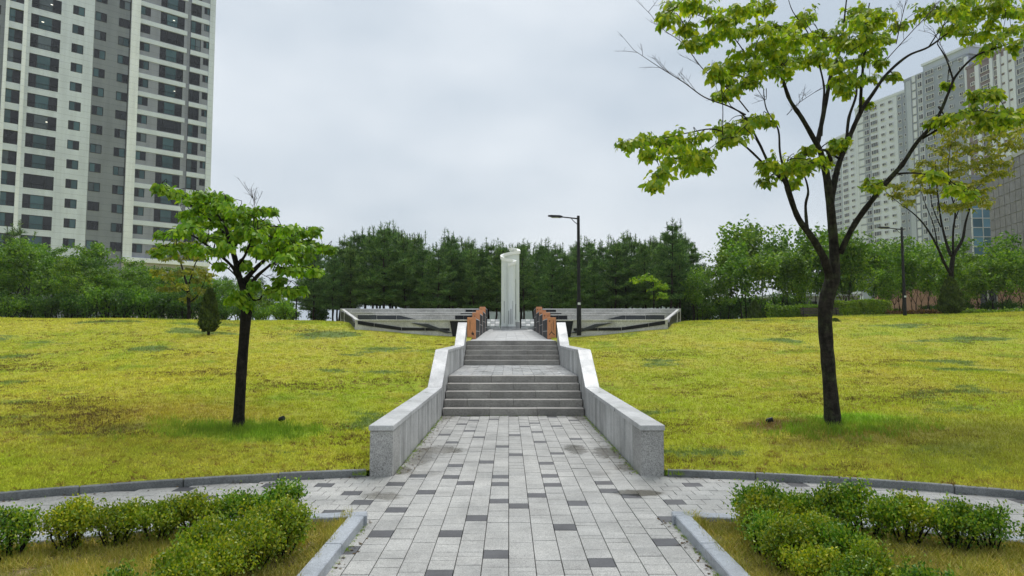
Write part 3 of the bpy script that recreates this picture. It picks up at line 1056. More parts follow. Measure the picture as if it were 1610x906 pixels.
# ------------------------------------------------------------------ street lamps
def street_lamp(px, py, Y, top_py, label, sc=1.0):
    b = at(px, py, Y)
    h = at(px, top_py, Y).z - b.z
    root = empty('street_lamp', b)
    tag(root, label, 'street lamp', 'black park lamps')
    mb = MB(); mb.tube([(0, 0, -.1), (0, 0, 1.12)], [.082, .082], 14); mb.build('pole_base', M['black_metal'], root, smooth=False)
    mb = MB(); mb.tube([(0, 0, 1.122), (0, 0, 1.16)], [.09, .09], 14); mb.build('collar', M['black_metal'], root)
    mb = MB(); mb.tube([(0, 0, 1.162), (0, 0, h)], [.062, .05], 14); mb.build('pole', M['black_metal'], root, smooth=False)
    mb = MB(); mb.tube([(-.04, 0, h - .10), (-.5, 0, h - .05), (-.62, 0, h - .04)], [.026, .022, .022], 8); mb.build('arm', M['black_metal'], root)
    mb = MB(); mb.tube([(-.04, 0, h - .30), (-.14, 0, h - .22), (-.26, 0, h - .09)], .013, 6); mb.build('brace', M['black_metal'], root)
    vs = [(-.58, -.05, h - .06), (-.58, .05, h - .06), (-.58, .05, h - .0), (-.58, -.05, h - .0)]
    mb = MB()
    secs = [(-.56, .04, .025, -.035), (-.66, .10, .04, -.028), (-.95, .11, .032, -.012), (-1.08, .07, .018, .0)]
    rings = []
    for x, wy, hz, dz in secs:
        rings += [(x, -wy, h + dz - hz), (x, wy, h + dz - hz), (x, wy * .7, h + dz + hz), (x, -wy * .7, h + dz + hz)]
    fs = [(i * 4 + q, i * 4 + (q + 1) % 4, (i + 1) * 4 + (q + 1) % 4, (i + 1) * 4 + q) for i in range(3) for q in range(4)] + [(3, 2, 1, 0), (12, 13, 14, 15)]
    mb.add(rings, fs)
    head = mb.build('lamp_head', M['black_metal'], root)
    mb = MB(); mb.box(-.95, -.68, -.08, .08, h - .068, h - .058); mb.build('lens', M['lamp_glass'], head)
    mb = MB(); mb.box(-.05, .05, -.087, -.082, .98, 1.06); mb.build('sticker', M['sticker'], root)
    return root
street_lamp(910.5, 523.3, 24.0, 339.5, 'black lamp post standing on the lawn before the right terrace')
street_lamp(1423, 501, 31.5, 357.5, 'black lamp post further off near the right-hand hedge')

# small black fittings on the lawn
for px, py, lb in ((442, 664, 'small black lawn light beside the left leafy tree'), (1210, 667, 'small black lawn light left of the tall right tree')):
    p = lawn_ground(px, py)
    root = empty('lawn_light', (p.x, p.y, lawn_h(p.x, p.y)))
    tag(root, lb, 'lawn light', 'small lawn lights')
    mb = MB(); mb.tube([(0, 0, -.03), (0, 0, .03)], [.012, .012], 8); mb.build('spike', M['black_metal'], root)
    mb = MB(); mb.tube([(-.04, .02, .03), (-.02, .01, .045), (.045, -.02, .065)], [.022, .034, .036], 10); mb.build('lamp_body', M['black_metal'], root)

# ------------------------------------------------------------------ hero trees
def hero_tree(name, label, Y0, polylines, clumps, leaf, bark, leaf_len, per_twig, twigs, bare=(), depth_fill=.45, sub=5, cat='tree', nodes_n=10, z_drop=.15, clump_k=1.0, flat=.35, rough_droop=1.0, rad_k=.85):
    """polylines: lists of (px, py, dY, radius m). Everything in world space, re-based on the trunk foot."""
    lines = []
    for pl in polylines:
        pts = [(*at(px, py, Y0 + dy), r) for px, py, dy, r in pl]
        lines.append(smooth_line(pts, sub))
    foot = Vector(lines[0][0][:3])
    root = empty(name, foot)
    tag(root, label, cat)
    F = np.array(foot)
    mb = MB()
    nodes = []
    for li, L in enumerate(lines):
        pts = [p[:3] - F for p in L]; rad = [max(p[3] * rad_k * (1 + random.gauss(0, .018 if li == 0 else .05)), .004) for p in L]
        if li == 0:
            rad[0] *= 1.16; pts = [pts[0] - np.array([0, 0, z_drop])] + pts; rad = [rad[0] * 1.3] + rad
        mb.tube(pts, rad, nodes_n if max(rad) > .05 else 6)
        nodes += [(p, r) for p, r in zip(pts, rad) if r < .065]
    NP = np.array([p for p, r in nodes]); NRr = np.array([r for p, r in nodes])
    rr = random.Random(hash(name) % 1000 if False else 5)
    cl = []
    for px, py, rp in clumps:
        q = np.array(at(px, py, Y0)) - F
        dxz = np.hypot(NP[:, 0] - q[0], NP[:, 2] - q[2])
        i = int(np.argmin(dxz))
        dy = NP[i, 1] + rr.gauss(0, .28)
        rm = rp / F_PX * Y0
        c = np.array(at(px, py, Y0 + dy)) - F
        cl.append((c, rm))
        if rr.random() < depth_fill:
            dy2 = dy + rr.choice((-1, 1)) * rr.uniform(.45, 1.0)
            c2 = np.array(at(px + rr.gauss(0, rp * .4), py + rr.gauss(0, rp * .3), Y0 + dy2)) - F
            cl.append((c2, rm * .9))
    # connect clumps, nearest first
    rem = list(range(len(cl)))
    P, Dr, N = [], [], []
    cur = NP.copy(); curR = NRr.copy()
    while rem:
        best = None
        C = np.array([cl[i][0] for i in rem])
        dist = np.linalg.norm(C[:, None, :] - cur[None], axis=2)
        a, b = np.unravel_index(np.argmin(dist), dist.shape)
        i = rem.pop(a)
        c, rm = cl[i]
        s = cur[b]; r0 = min(curR[b] * .7, .018)
        r0 = max(r0, .006)
        mid = (s + c) / 2 + np.array([rr.gauss(0, .05), rr.gauss(0, .05), .06 + rr.gauss(0, .03)])
        line = smooth_line([(*s, r0), (*mid, r0 * .75), (*c, r0 * .5)], 3)
        mb.tube([p[:3] for p in line], [max(p[3], .0035) for p in line], 5, cap=False)
        cur = np.vstack([cur, [p[:3] for p in line[1:]]]); curR = np.concatenate([curR, [p[3] for p in line[1:]]])
        # sprays
        base_az = rr.uniform(0, 6.28)
        for t in range(twigs):
            az = base_az + t * 6.283 / twigs + rr.gauss(0, .35)
            le = rm * rr.uniform(.75, 1.25) * clump_k
            e = c + np.array([math.cos(az) * le, math.sin(az) * le, rr.gauss(0, flat) * rm])
            m2 = (c + e) / 2 + np.array([0, 0, .05 * le + rr.gauss(0, .01)])
            mb.tube([c, m2, e], [.0045, .0035, .002], 4, cap=False)
            nl = max(3, int(per_twig * rr.uniform(.7, 1.2)))
            tt = np.linspace(.1, 1.05, nl)[:, None]
            pos = np.where(tt < .5, c + (m2 - c) * tt * 2, m2 + (e - m2) * (tt * 2 - 1))
            outw = np.array([math.cos(az), math.sin(az), 0])
            sidev = np.array([-math.sin(az), math.cos(az), 0])
            sg = np.where(np.arange(nl) % 2 == 0, 1, -1)[:, None]
            dr = outw * .35 + sidev * sg * .55 + np.array([0, 0, -.75 * rough_droop]) + RNG.normal(size=(nl, 3)) * .38
            P.append(pos + RNG.normal(size=(nl, 3)) * .018); Dr.append(dr)
            N.append(np.array([0, 0, 1]) * .6 + outw * .9 + RNG.normal(size=(nl, 3)) * .35)
    for L in bare:
        pts0 = [(*at(px, py, Y0 + dy), r) for px, py, dy, r in L]
        ln = smooth_line(pts0, 5)
        pts = [p[:3] - F for p in ln]
        mb.tube(pts, [max(p[3], .0025) for p in ln], 5, 1)
        for i in range(2, len(pts)):
            for q in range(rr.choice((0, 1, 1, 2))):
                d = pts[min(i + 1, len(pts) - 1)] - pts[i - 1]; d = d / max(np.linalg.norm(d), 1e-6)
                d2 = d + np.array([rr.gauss(0, .6), rr.gauss(0, .5), rr.gauss(.35, .4)])
                d2 /= np.linalg.norm(d2)
                l = rr.uniform(.12, .42)
                e = pts[i] + d2 * l
                mb.tube([pts[i], (pts[i] + e) / 2 + np.array([rr.gauss(0, .015), 0, .01]), e], [.0035, .0028, .0018], 4, 1, cap=False)
                for z in range(2):
                    d3 = d2 + np.array([rr.gauss(0, .7), rr.gauss(0, .5), rr.gauss(.2, .4)]); d3 /= np.linalg.norm(d3)
                    s3 = pts[i] + d2 * l * rr.uniform(.4, .9)
                    mb.tube([s3, s3 + d3 * rr.uniform(.05, .13)], [.0022, .0014], 4, 1, cap=False)
    mb.build('trunk', [bark, M['twig']], root, smooth=True)
    P = np.vstack(P); Dr = np.vstack(Dr); N = np.vstack(N)
    L = leaf_len * RNG.uniform(.65, 1.25, len(P)); W = L * RNG.uniform(.22, .30, len(P))
    V, T = leaf_arrays(P, Dr, N, L, W, 1)
    cr = link('crown', np_mesh('crown', V, T, leaf), root)
    cr['kind'] = 'stuff'
    return root

def c9(x, y): return (950 + x / 2.1576, y / 2.1576)
def c3(x, y): return (230 + x / 3.483, 270 + y / 3.483)

RT = lawn_ground(1310, 669)
LT = lawn_ground(375, 673)
YR, YL = RT.y, LT.y

def L9(pts): return [(*c9(x, y), dy, r) for x, y, dy, r in pts]
def L3(pts): return [(*c3(x, y), dy, r) for x, y, dy, r in pts]

right_lines = [
    [(1310, 671, 0, .142), (1306, 620, 0, .118), (1301, 560, .0, .112), (1297, 505, .02, .118), (1300, 470, .03, .122), (1309, 438, .03, .120), (1312, 405, .04, .085), (1308, 350, .06, .075), (1303, 300, .05, .070), (1298, 268, .05, .062)],
    [(1306, 440, .03, .085), (1296, 408, -.08, .070), (1277, 374, -.18, .056), (1256, 345, -.26, .048), (1240, 305, -.34, .040), (1233, 285, -.40, .034), (1213, 265, -.5, .026), (1192, 222, -.62, .018), (1172, 185, -.7, .013), (1150, 168, -.8, .009)],
    L9([(690, 790, -.2, .034), (683, 700, -.1, .026), (692, 650, -.05, .02), (680, 600, 0, .014), (665, 588, .05, .008)]),
    L9([(652, 720, -.35, .028), (600, 540, -.3, .02), (590, 440, -.2, .016), (550, 370, -.15, .012), (540, 300, -.1, .007)]),
    L9([(752, 590, .05, .06), (735, 520, .0, .05), (710, 470, -.08, .044), (670, 400, -.2, .038), (630, 340, -.3, .032), (605, 270, -.42, .026), (575, 200, -.55, .02), (540, 130, -.65, .014), (520, 60, -.7, .009)]),
    L9([(722, 490, .0, .046), (735, 430, .1, .042), (755, 330, .22, .036), (770, 250, .32, .03), (800, 170, .4, .022), (815, 60, .5, .016), (825, -30, .55, .01)]),
    L9([(735, 460, .1, .03), (742, 370, .3, .024), (745, 290, .5, .02), (720, 190, .6, .016), (690, 110, .7, .012), (640, 40, .8, .009), (620, -20, .8, .006)]),
    L9([(766, 720, .055, .056), (776, 645, .09, .054), (795, 560, .16, .05), (830, 470, .24, .044), (870, 380, .32, .04), (910, 320, .36, .032), (960, 250, .4, .026), (1030, 190, .42, .022), (1100, 160, .45, .018), (1170, 110, .5, .013), (1240, 70, .55, .009)]),
    L9([(868, 385, .3, .03), (872, 300, .2, .028), (880, 200, .1, .022), (885, 100, .0, .016), (900, 10, -.1, .010)]),
    L9([(822, 480, .24, .03), (830, 400, .4, .026), (855, 320, .55, .022), (860, 220, .65, .016), (930, 60, .8, .009)]),
    L9([(800, 860, .02, .056), (850, 760, -.05, .052), (940, 640, -.15, .046), (1010, 560, -.22, .04), (1060, 485, -.3, .035), (1125, 410, -.38, .028), (1170, 310, -.45, .024), (1195, 255, -.5, .02), (1260, 190, -.55, .016), (1340, 160, -.6, .012), (1400, 140, -.65, .008)]),
    L9([(1185, 275, -.45, .018), (1160, 200, -.35, .013), (1130, 150, -.3, .008)]),
    L9([(1080, 470, -.3, .022), (1160, 425, -.5, .017), (1250, 390, -.65, .013), (1330, 385, -.8, .009), (1410, 385, -.9, .006)]),
    L9([(990, 590, -.2, .02), (1060, 588, -.35, .016), (1150, 605, -.5, .012), (1230, 650, -.6, .007)]),
    L9([(540, 555, -.42, .02), (470, 490, -.7, .016), (380, 440, -.9, .012), (290, 450, -1.05, .009), (200, 470, -1.1, .007), (110, 480, -1.1, .005)]),
    L9([(770, 545, .1, .03), (750, 510, -.1, .02), (700, 520, -.35, .014), (620, 545, -.5, .008)]),
    L9([(720, 130, .4, .012), (800, 130, .1, .01), (900, 150, -.2, .008)]),
    L9([(500, 240, -.55, .01), (470, 170, -.8, .009), (420, 110, -.9, .008), (340, 60, -1.0, .006), (240, 30, -1.0, .005)]),
    L9([(1100, 160, .45, .012), (1180, 60, .7, .01), (1300, 40, .85, .008), (1420, 30, .9, .006)]),
]
right_bare = [
    L9([(480, 390, -.6, .012), (420, 360, -.5, .011), (340, 330, -.4, .009), (270, 280, -.3, .007), (190, 230, -.2, .005), (100, 170, -.1, .003)]),
    L9([(490, 380, -.6, .010), (430, 310, -.4, .009), (340, 240, -.2, .007), (270, 150, -.1, .006), (200, 100, 0, .004), (150, 40, .1, .003)]),
    L9([(550, 300, .1, .006), (545, 340, .1, .005), (500, 280, .2, .004), (430, 250, .3, .003)]),
    L9([(620, 390, -.2, .006), (660, 350, 0, .005), (720, 310, .2, .003)]),
    L9([(1170, 210, -.3, .006), (1140, 150, -.2, .004), (1120, 110, -.1, .003)]),
    L9([(990, 150, .4, .008), (1010, 60, .3, .006), (1030, -20, .3, .004)]),
    L9([(960, 200, .4, .007), (1060, 90, .2, .006), (1130, 20, .2, .004)]),
]
right_clumps = [(110, 480, 40), (75, 490, 25), (160, 470, 35), (210, 475, 45), (260, 470, 50), (330, 465, 50), (400, 445, 45), (450, 430, 50), (500, 405, 45), (540, 395, 40), (225, 540, 45), (195, 590, 42), (280, 530, 45), (335, 520, 40), (172, 625, 25), (240, 500, 45), (350, 560, 25), (300, 560, 35), (150, 520, 20), (420, 470, 30),
    (560, 570, 35), (610, 565, 40), (650, 555, 45), (710, 545, 45), (750, 550, 20), (545, 610, 25), (690, 505, 22), (600, 590, 30), (640, 620, 22), (680, 570, 30),
    (230, 20, 40), (215, 60, 28), (275, 90, 30), (290, 148, 35), (340, 30, 42), (360, 120, 45), (420, 105, 42), (395, 262, 32), (430, 270, 28), (445, 303, 20), (400, 328, 18), (490, 40, 50), (520, 90, 42), (460, 180, 42), (520, 190, 50), (580, 180, 52), (640, 170, 52), (560, 245, 45), (620, 235, 38), (600, 90, 50), (670, 70, 46), (690, 120, 38), (480, 110, 40), (500, 230, 40), (540, 150, 45), (450, 220, 32), (380, 70, 35), (320, 150, 28), (540, 20, 35), (440, 60, 35), (580, 130, 42), (640, 110, 42), (300, 20, 32), (500, 270, 30), (660, 200, 40), (600, 210, 42),
    (740, 190, 42), (800, 120, 50), (850, 80, 50), (900, 130, 52), (950, 130, 42), (860, 200, 45), (800, 265, 42), (850, 280, 46), (900, 265, 38), (820, 310, 28), (880, 50, 46), (930, 50, 38), (700, 205, 38), (978, 260, 24), (940, 210, 24), (890, 350, 20), (770, 220, 36), (830, 160, 46), (900, 180, 38), (870, 130, 46), (740, 150, 38), (820, 220, 38), (850, 40, 38), (905, 90, 42),
    (1080, 40, 42), (1140, 40, 50), (1180, 90, 42), (1250, 60, 52), (1320, 60, 52), (1380, 100, 52), (1410, 40, 46), (1310, 150, 42), (1270, 130, 36), (1220, 110, 38), (1400, 150, 32), (1000, 85, 32), (1340, 10, 50), (1200, 40, 46), (1280, 20, 46), (1350, 120, 46), (1440, 90, 46), (1290, 170, 30), (1380, 40, 46), (1220, 20, 42), (1160, 100, 32), (1300, 100, 46), (1460, 20, 46),
    (1300, 315, 28), (1325, 320, 18), (1255, 320, 20), (1120, 410, 22), (1160, 400, 28), (1200, 385, 32), (1250, 380, 36), (1290, 390, 36), (1340, 390, 36), (1390, 385, 38), (1430, 400, 38), (1290, 420, 28), (1360, 420, 32), (920, 630, 24), (900, 625, 18), (800, 492, 26), (780, 500, 18), (1165, 285, 12), (1230, 655, 26), (1180, 640, 24), (1120, 600, 22)]
hero_tree('broadleaf_tree', 'tall forked broadleaf tree with thin leafy sprays on the right lawn', YR, right_lines,
          [(*c9(x, y), r / 2.1576) for x, y, r in right_clumps], M['leaf_right'], M['bark_moss'], .094, 16, 6, right_bare, .5, clump_k=.92)

left_lines = [
    [(374.5, 675, 0, .105), (377, 630, 0, .094), (380, 580, .0, .092), (384, 530, .02, .088), (387, 495, .02, .098), (390, 478, .02, .10), (385, 460, .02, .07), (376, 435, .02, .055), (369, 405, .0, .048), (362, 385, -.05, .04), (358, 368, -.1, .032), (352, 352, -.1, .022), (340, 335, -.1, .012)],
    L3([(540, 690, .02, .06), (542, 630, .05, .052), (548, 590, .08, .048), (590, 540, .15, .04), (630, 500, .22, .032), (660, 478, .28, .024), (720, 430, .36, .018), (800, 400, .4, .012), (880, 390, .45, .008), (980, 420, .5, .005)]),
    L3([(560, 640, .03, .036), (600, 580, -.15, .032), (650, 535, -.3, .026), (700, 500, -.4, .02), (770, 480, -.5, .014), (860, 470, -.6, .007)]),
    L3([(500, 580, .0, .035), (470, 520, -.2, .028), (400, 455, -.4, .022), (320, 395, -.5, .018), (250, 350, -.6, .013), (170, 340, -.7, .008), (90, 345, -.75, .005)]),
    L3([(500, 510, .0, .03), (540, 460, -.1, .022), (600, 330, -.3, .014), (690, 300, -.4, .008)]),
    L3([(480, 440, .0, .028), (500, 380, .25, .022), (560, 330, .4, .016), (650, 260, .5, .009)]),
    L3([(455, 370, -.05, .026), (380, 290, .15, .02), (320, 240, .25, .015), (240, 180, .35, .011), (170, 130, .4, .008), (90, 90, .45, .005)]),
    L3([(490, 570, 0, .016), (440, 525, .3, .013), (380, 520, .5, .01), (280, 455, .6, .008), (180, 430, .7, .006), (90, 435, .7, .004)]),
    L3([(560, 700, .05, .018), (620, 700, -.1, .014), (650, 650, -.3, .011), (740, 640, -.4, .008), (840, 640, -.5, .005)]),
    L3([(600, 500, .2, .012), (605, 440, .3, .01), (590, 320, .35, .008)]),
    L3([(690, 500, -.4, .01), (760, 530, -.5, .008), (860, 540, -.6, .006), (930, 540, -.65, .004)]),
    L3([(540, 740, 0, .02), (500, 700, -.2, .01), (470, 690, -.3, .006)]),
]
left_bare = [L3([(590, 230, .1, .004), (590, 180, .1, .003), (585, 140, .1, .002)]), L3([(630, 560, -.1, .005), (700, 590, -.2, .004), (740, 560, -.2, .003)])]
left_clumps = [(75, 85, 22), (110, 95, 28), (140, 110, 32), (190, 125, 36), (245, 150, 40), (300, 135, 36), (350, 125, 42), (400, 145, 38), (430, 150, 24), (250, 220, 42), (300, 195, 45), (360, 190, 45), (420, 205, 45), (480, 215, 45), (540, 225, 42), (600, 215, 45), (650, 212, 36), (690, 208, 20),
    (210, 240, 28), (130, 335, 36), (190, 325, 40), (250, 305, 45), (320, 285, 45), (380, 270, 42), (440, 285, 45), (510, 285, 45), (580, 285, 45), (640, 275, 42), (80, 345, 20), (100, 430, 36), (60, 440, 25), (165, 410, 40), (235, 425, 40), (300, 430, 42), (365, 430, 36), (430, 405, 40), (320, 355, 40), (400, 345, 38),
    (490, 370, 45), (555, 350, 48), (620, 365, 50), (690, 335, 48), (750, 325, 45), (800, 325, 42), (850, 325, 36), (900, 325, 32), (930, 318, 18), (560, 415, 40), (620, 410, 45), (690, 400, 45), (760, 395, 45), (820, 395, 38), (870, 390, 28), (920, 410, 26), (975, 420, 26), (1005, 425, 16),
    (640, 450, 40), (700, 455, 45), (760, 465, 45), (820, 468, 40), (880, 462, 28), (740, 530, 40), (800, 538, 36), (860, 540, 32), (905, 535, 22), (930, 545, 14), (500, 680, 38), (550, 690, 44), (470, 700, 26), (585, 625, 34), (560, 725, 28), (520, 715, 30), (680, 650, 34), (740, 645, 36), (800, 650, 32), (850, 640, 22), (730, 600, 22), (400, 515, 20), (540, 520, 26), (460, 250, 42), (540, 320, 45), (340, 230, 42), (700, 370, 45), (600, 320, 45), (470, 330, 42), (280, 260, 36), (660, 310, 42), (400, 240, 40), (310, 170, 36), (780, 360, 40), (590, 620, 26), (790, 430, 38), (660, 420, 42)]
hero_tree('broadleaf_tree', 'small spreading broadleaf tree with bright green crown on the left lawn', YL, left_lines,
          [(*c3(x, y), r / 3.483) for x, y, r in left_clumps], M['leaf_left'], M['bark'], .084, 16, 6, left_bare, .95, clump_k=1.1)

# yellowing tree behind the conical shrub, right
def c8(x, y): return (1090 + x / 3.096, 280 + y / 3.096)
def L8(pts): return [(*c8(x, y), dy, r) for x, y, dy, r in pts]
yl = [L8([(1258, 690, 0, .16), (1258, 560, 0, .14), (1255, 470, 0, .13), (1262, 400, .05, .12), (1270, 370, .1, .10), (1310, 300, .3, .08), (1325, 220, .4, .06), (1345, 150, .5, .04)]),
      L8([(1255, 470, 0, .09), (1225, 420, -.3, .08), (1190, 340, -.6, .065), (1140, 250, -.9, .05), (1080, 180, -1.1, .035), (1000, 120, -1.3, .02), (940, 70, -1.4, .012)]),
      L8([(1255, 380, 0, .09), (1230, 310, .3, .07), (1205, 200, .6, .05), (1190, 80, .8, .035), (1180, -60, .9, .02)]),
      L8([(1265, 370, .1, .07), (1265, 260, .0, .055), (1275, 160, -.1, .045), (1250, 60, -.2, .03), (1240, -60, -.3, .02)]),
      L8([(1190, 340, -.6, .04), (1170, 230, -.5, .03), (1120, 100, -.5, .02), (1090, -30, -.4, .012)]),
      L8([(1205, 240, .6, .035), (1160, 120, 1.0, .025), (1140, -60, 1.2, .012)]),
      L8([(1275, 200, -.1, .035), (1320, 100, -.4, .025), (1390, 40, -.6, .018), (1480, -60, -.8, .012), (1540, -160, -.9, .008)]),
      L8([(1340, 160, .5, .03), (1290, 60, .3, .02), (1240, 0, .2, .012)]),
      L8([(1240, -60, -.3, .02), (1260, -180, -.4, .014), (1320, -260, -.5, .008)])]
ycl = []
for x, y, r in [(1340, 130, 50), (1280, 150, 45), (1390, 100, 45), (1230, 140, 35), (1400, 60, 50), (1350, 40, 55), (1290, 20, 55), (1420, 10, 45), (1240, 60, 30), (1200, 20, 45), (1150, -10, 40), (1100, 10, 40), (1180, -60, 50), (1240, -90, 55), (1300, -70, 55), (1370, -50, 50), (1440, -60, 50), (1130, -80, 45), (1190, -140, 50), (1260, -160, 55), (1330, -150, 50), (1400, -140, 55), (1480, -110, 50), (1230, -220, 45), (1300, -230, 50), (1370, -220, 50), (1450, -200, 50), (1530, -170, 50), (1580, -220, 50), (1080, -40, 30), (1040, 110, 28), (980, 80, 22), (930, 40, 25), (1000, 40, 28), (1060, 60, 26), (1500, -30, 40), (1150, 60, 24), (1420, 130, 24), (1270, -20, 40), (1320, -270, 35), (1520, -250, 40), (1590, -150, 40), (1410, -270, 32)]:
    ycl.append((*c8(x, y), r / 3.096))
hero_tree('broadleaf_tree', 'yellowing slender tree rising behind the conical shrub at the right', 33.0, yl, ycl, M['leaf_yellow'], M['bark'], .19, 14, 6, (), 1.0, 4, z_drop=.8, clump_k=1.15)
# paler tree of the same kind behind the left tree (its lower crown shows past the trunk)
yl2 = [L3([(235, 830, 0, .11), (232, 700, 0, .1), (228, 640, 0, .085), (205, 560, .2, .06), (185, 490, .3, .04), (150, 440, .4, .02)]),
       L3([(228, 640, 0, .06), (250, 560, -.3, .045), (270, 500, -.5, .03), (300, 450, -.6, .02)]),
       L3([(232, 720, 0, .05), (280, 680, .3, .035), (320, 600, .5, .02), (330, 540, .6, .012)]),
       L3([(230, 660, 0, .04), (190, 640, -.4, .03), (140, 600, -.6, .018), (100, 580, -.6, .01)])]
ycl2 = [(*c3(x, y), r / 3.483) for x, y, r in [(60, 430, 40), (110, 420, 45), (160, 400, 45), (210, 400, 45), (260, 420, 45), (300, 470, 40), (100, 480, 40), (170, 470, 45), (230, 460, 40), (60, 540, 35), (120, 570, 40), (180, 560, 35), (240, 540, 35), (300, 540, 40), (340, 560, 35), (150, 640, 35), (220, 690, 35), (290, 640, 35), (330, 650, 35), (90, 640, 35), (200, 620, 30), (280, 590, 30)]]
hero_tree('broadleaf_tree', 'loose yellow green tree seen past the left tree before the grey tower', 36.0, yl2, ycl2, M['leaf_yellow'], M['bark'], .18, 14, 6, (), .8, 4, z_drop=.6)
# small lime tree between the pines
yl3 = [[(1028, 500, 0, .06), (1028, 470, 0, .05), (1027, 445, 0, .035), (1022, 435, .2, .02)], [(1028, 475, 0, .03), (1036, 460, -.3, .02), (1042, 455, -.4, .01)], [(1027, 450, 0, .025), (1012, 440, .4, .015), (1004, 437, .5, .01)]]
ycl3 = [(1003, 440, 9), (1012, 436, 10), (1022, 435, 10), (1030, 440, 9), (1040, 448, 9), (1046, 452, 6), (1034, 450, 9), (1026, 454, 8), (1040, 464, 7), (1030, 466, 5), (1046, 466, 5)]
hero_tree('lime_tree', 'small lime green tree glowing before the dark pines on the right', 42.0, yl3, ycl3, M['leaf_left'], M['bark'], .17, 10, 6, (), .8, 3, z_drop=.4)

# ------------------------------------------------------------------ woodland trees (variants, then copies)
def wood_tree(seed, H, spread, mat, base=.35, nleaf=4200, leaf=.17, trunk_r=.09, stems=1, clear=.1):
    rr = random.Random(seed)
    tb = MB(); tips = []
    def branch(p, d, l, r, lev):
        k = 4
        pts = [p]; rad = [r]
        dd = d.copy()
        for i in range(k):
            dd = (dd + Vector((rr.gauss(0, .13), rr.gauss(0, .13), .05 + rr.gauss(0, .06)))).normalized()
            pts.append(pts[-1] + dd * l / k); rad.append(r * (1 - .75 * (i + 1) / k))
        tb.tube(pts, rad, 6 if lev else 8, cap=False)
        if lev >= 1:
            for i in range(2, k + 1):
                if pts[i].z > H * clear: tips.append((pts[i], lev))
        if lev < 3:
            nb = (6, 4, 3)[lev]
            for q in range(nb):
                i = rr.randint(2, k)
                a = rr.uniform(0, 6.28)
                up = (.75, .45, .3)[lev]
                nd = (dd * .5 + Vector((math.cos(a), math.sin(a), up + rr.gauss(0, .2)))).normalized()
                branch(pts[i], nd, l * rr.uniform(.45, .7), rad[i] * .7 + .004, lev + 1)
    for s in range(stems):
        a = rr.uniform(0, 6.28)
        d = Vector((math.cos(a) * .14 * (stems > 1) + rr.gauss(0, .04), math.sin(a) * .14 * (stems > 1) + rr.gauss(0, .04), 1)).normalized()
        p0 = Vector((math.cos(a) * .15 * (stems > 1), math.sin(a) * .15 * (stems > 1), -.5))
        branch(p0, d, H * base + .5 + H * .25, trunk_r, 0)
    tp = np.array([t[0] for t in tips])
    # fit the crown to the wanted height and spread
    zt = tp[:, 2].max(); wt = np.percentile(np.hypot(tp[:, 0], tp[:, 1]), 92)
    sz = (H - .1) / zt; sx = spread / wt
    tb.v = [(x * (sx if z > H * base * .4 / sz else 1 + (sx - 1) * max(0, z) / (H * base * .4 / sz)), y * (sx if z > H * base * .4 / sz else 1 + (sx - 1) * max(0, z) / (H * base * .4 / sz)), z * (sz if z > 0 else 1)) for x, y, z in tb.v]
    tp = tp * np.array([sx, sx, sz])
    idx = RNG.integers(0, len(tp), nleaf)
    c = tp[idx]
    r = leaf * (1.7 if leaf < .2 else 1.35)
    off = RNG.normal(size=(nleaf, 3)) * np.array([r * .55, r * .55, r * .28])
    P = c + off
    Dr = RNG.normal(size=(nleaf, 3)) * .7 + np.array([0, 0, -.45])
    N = np.array([0, 0, 1.0]) + RNG.normal(size=(nleaf, 3)) * .6
    L = leaf * RNG.uniform(.6, 1.3, nleaf); W = L * RNG.uniform(.28, .4, nleaf)
    V, T = leaf_arrays(P, Dr, N, L, W, 0)
    return tb.mesh('trunk', M['bark'], smooth=True), np_mesh('crown', V, T, mat)

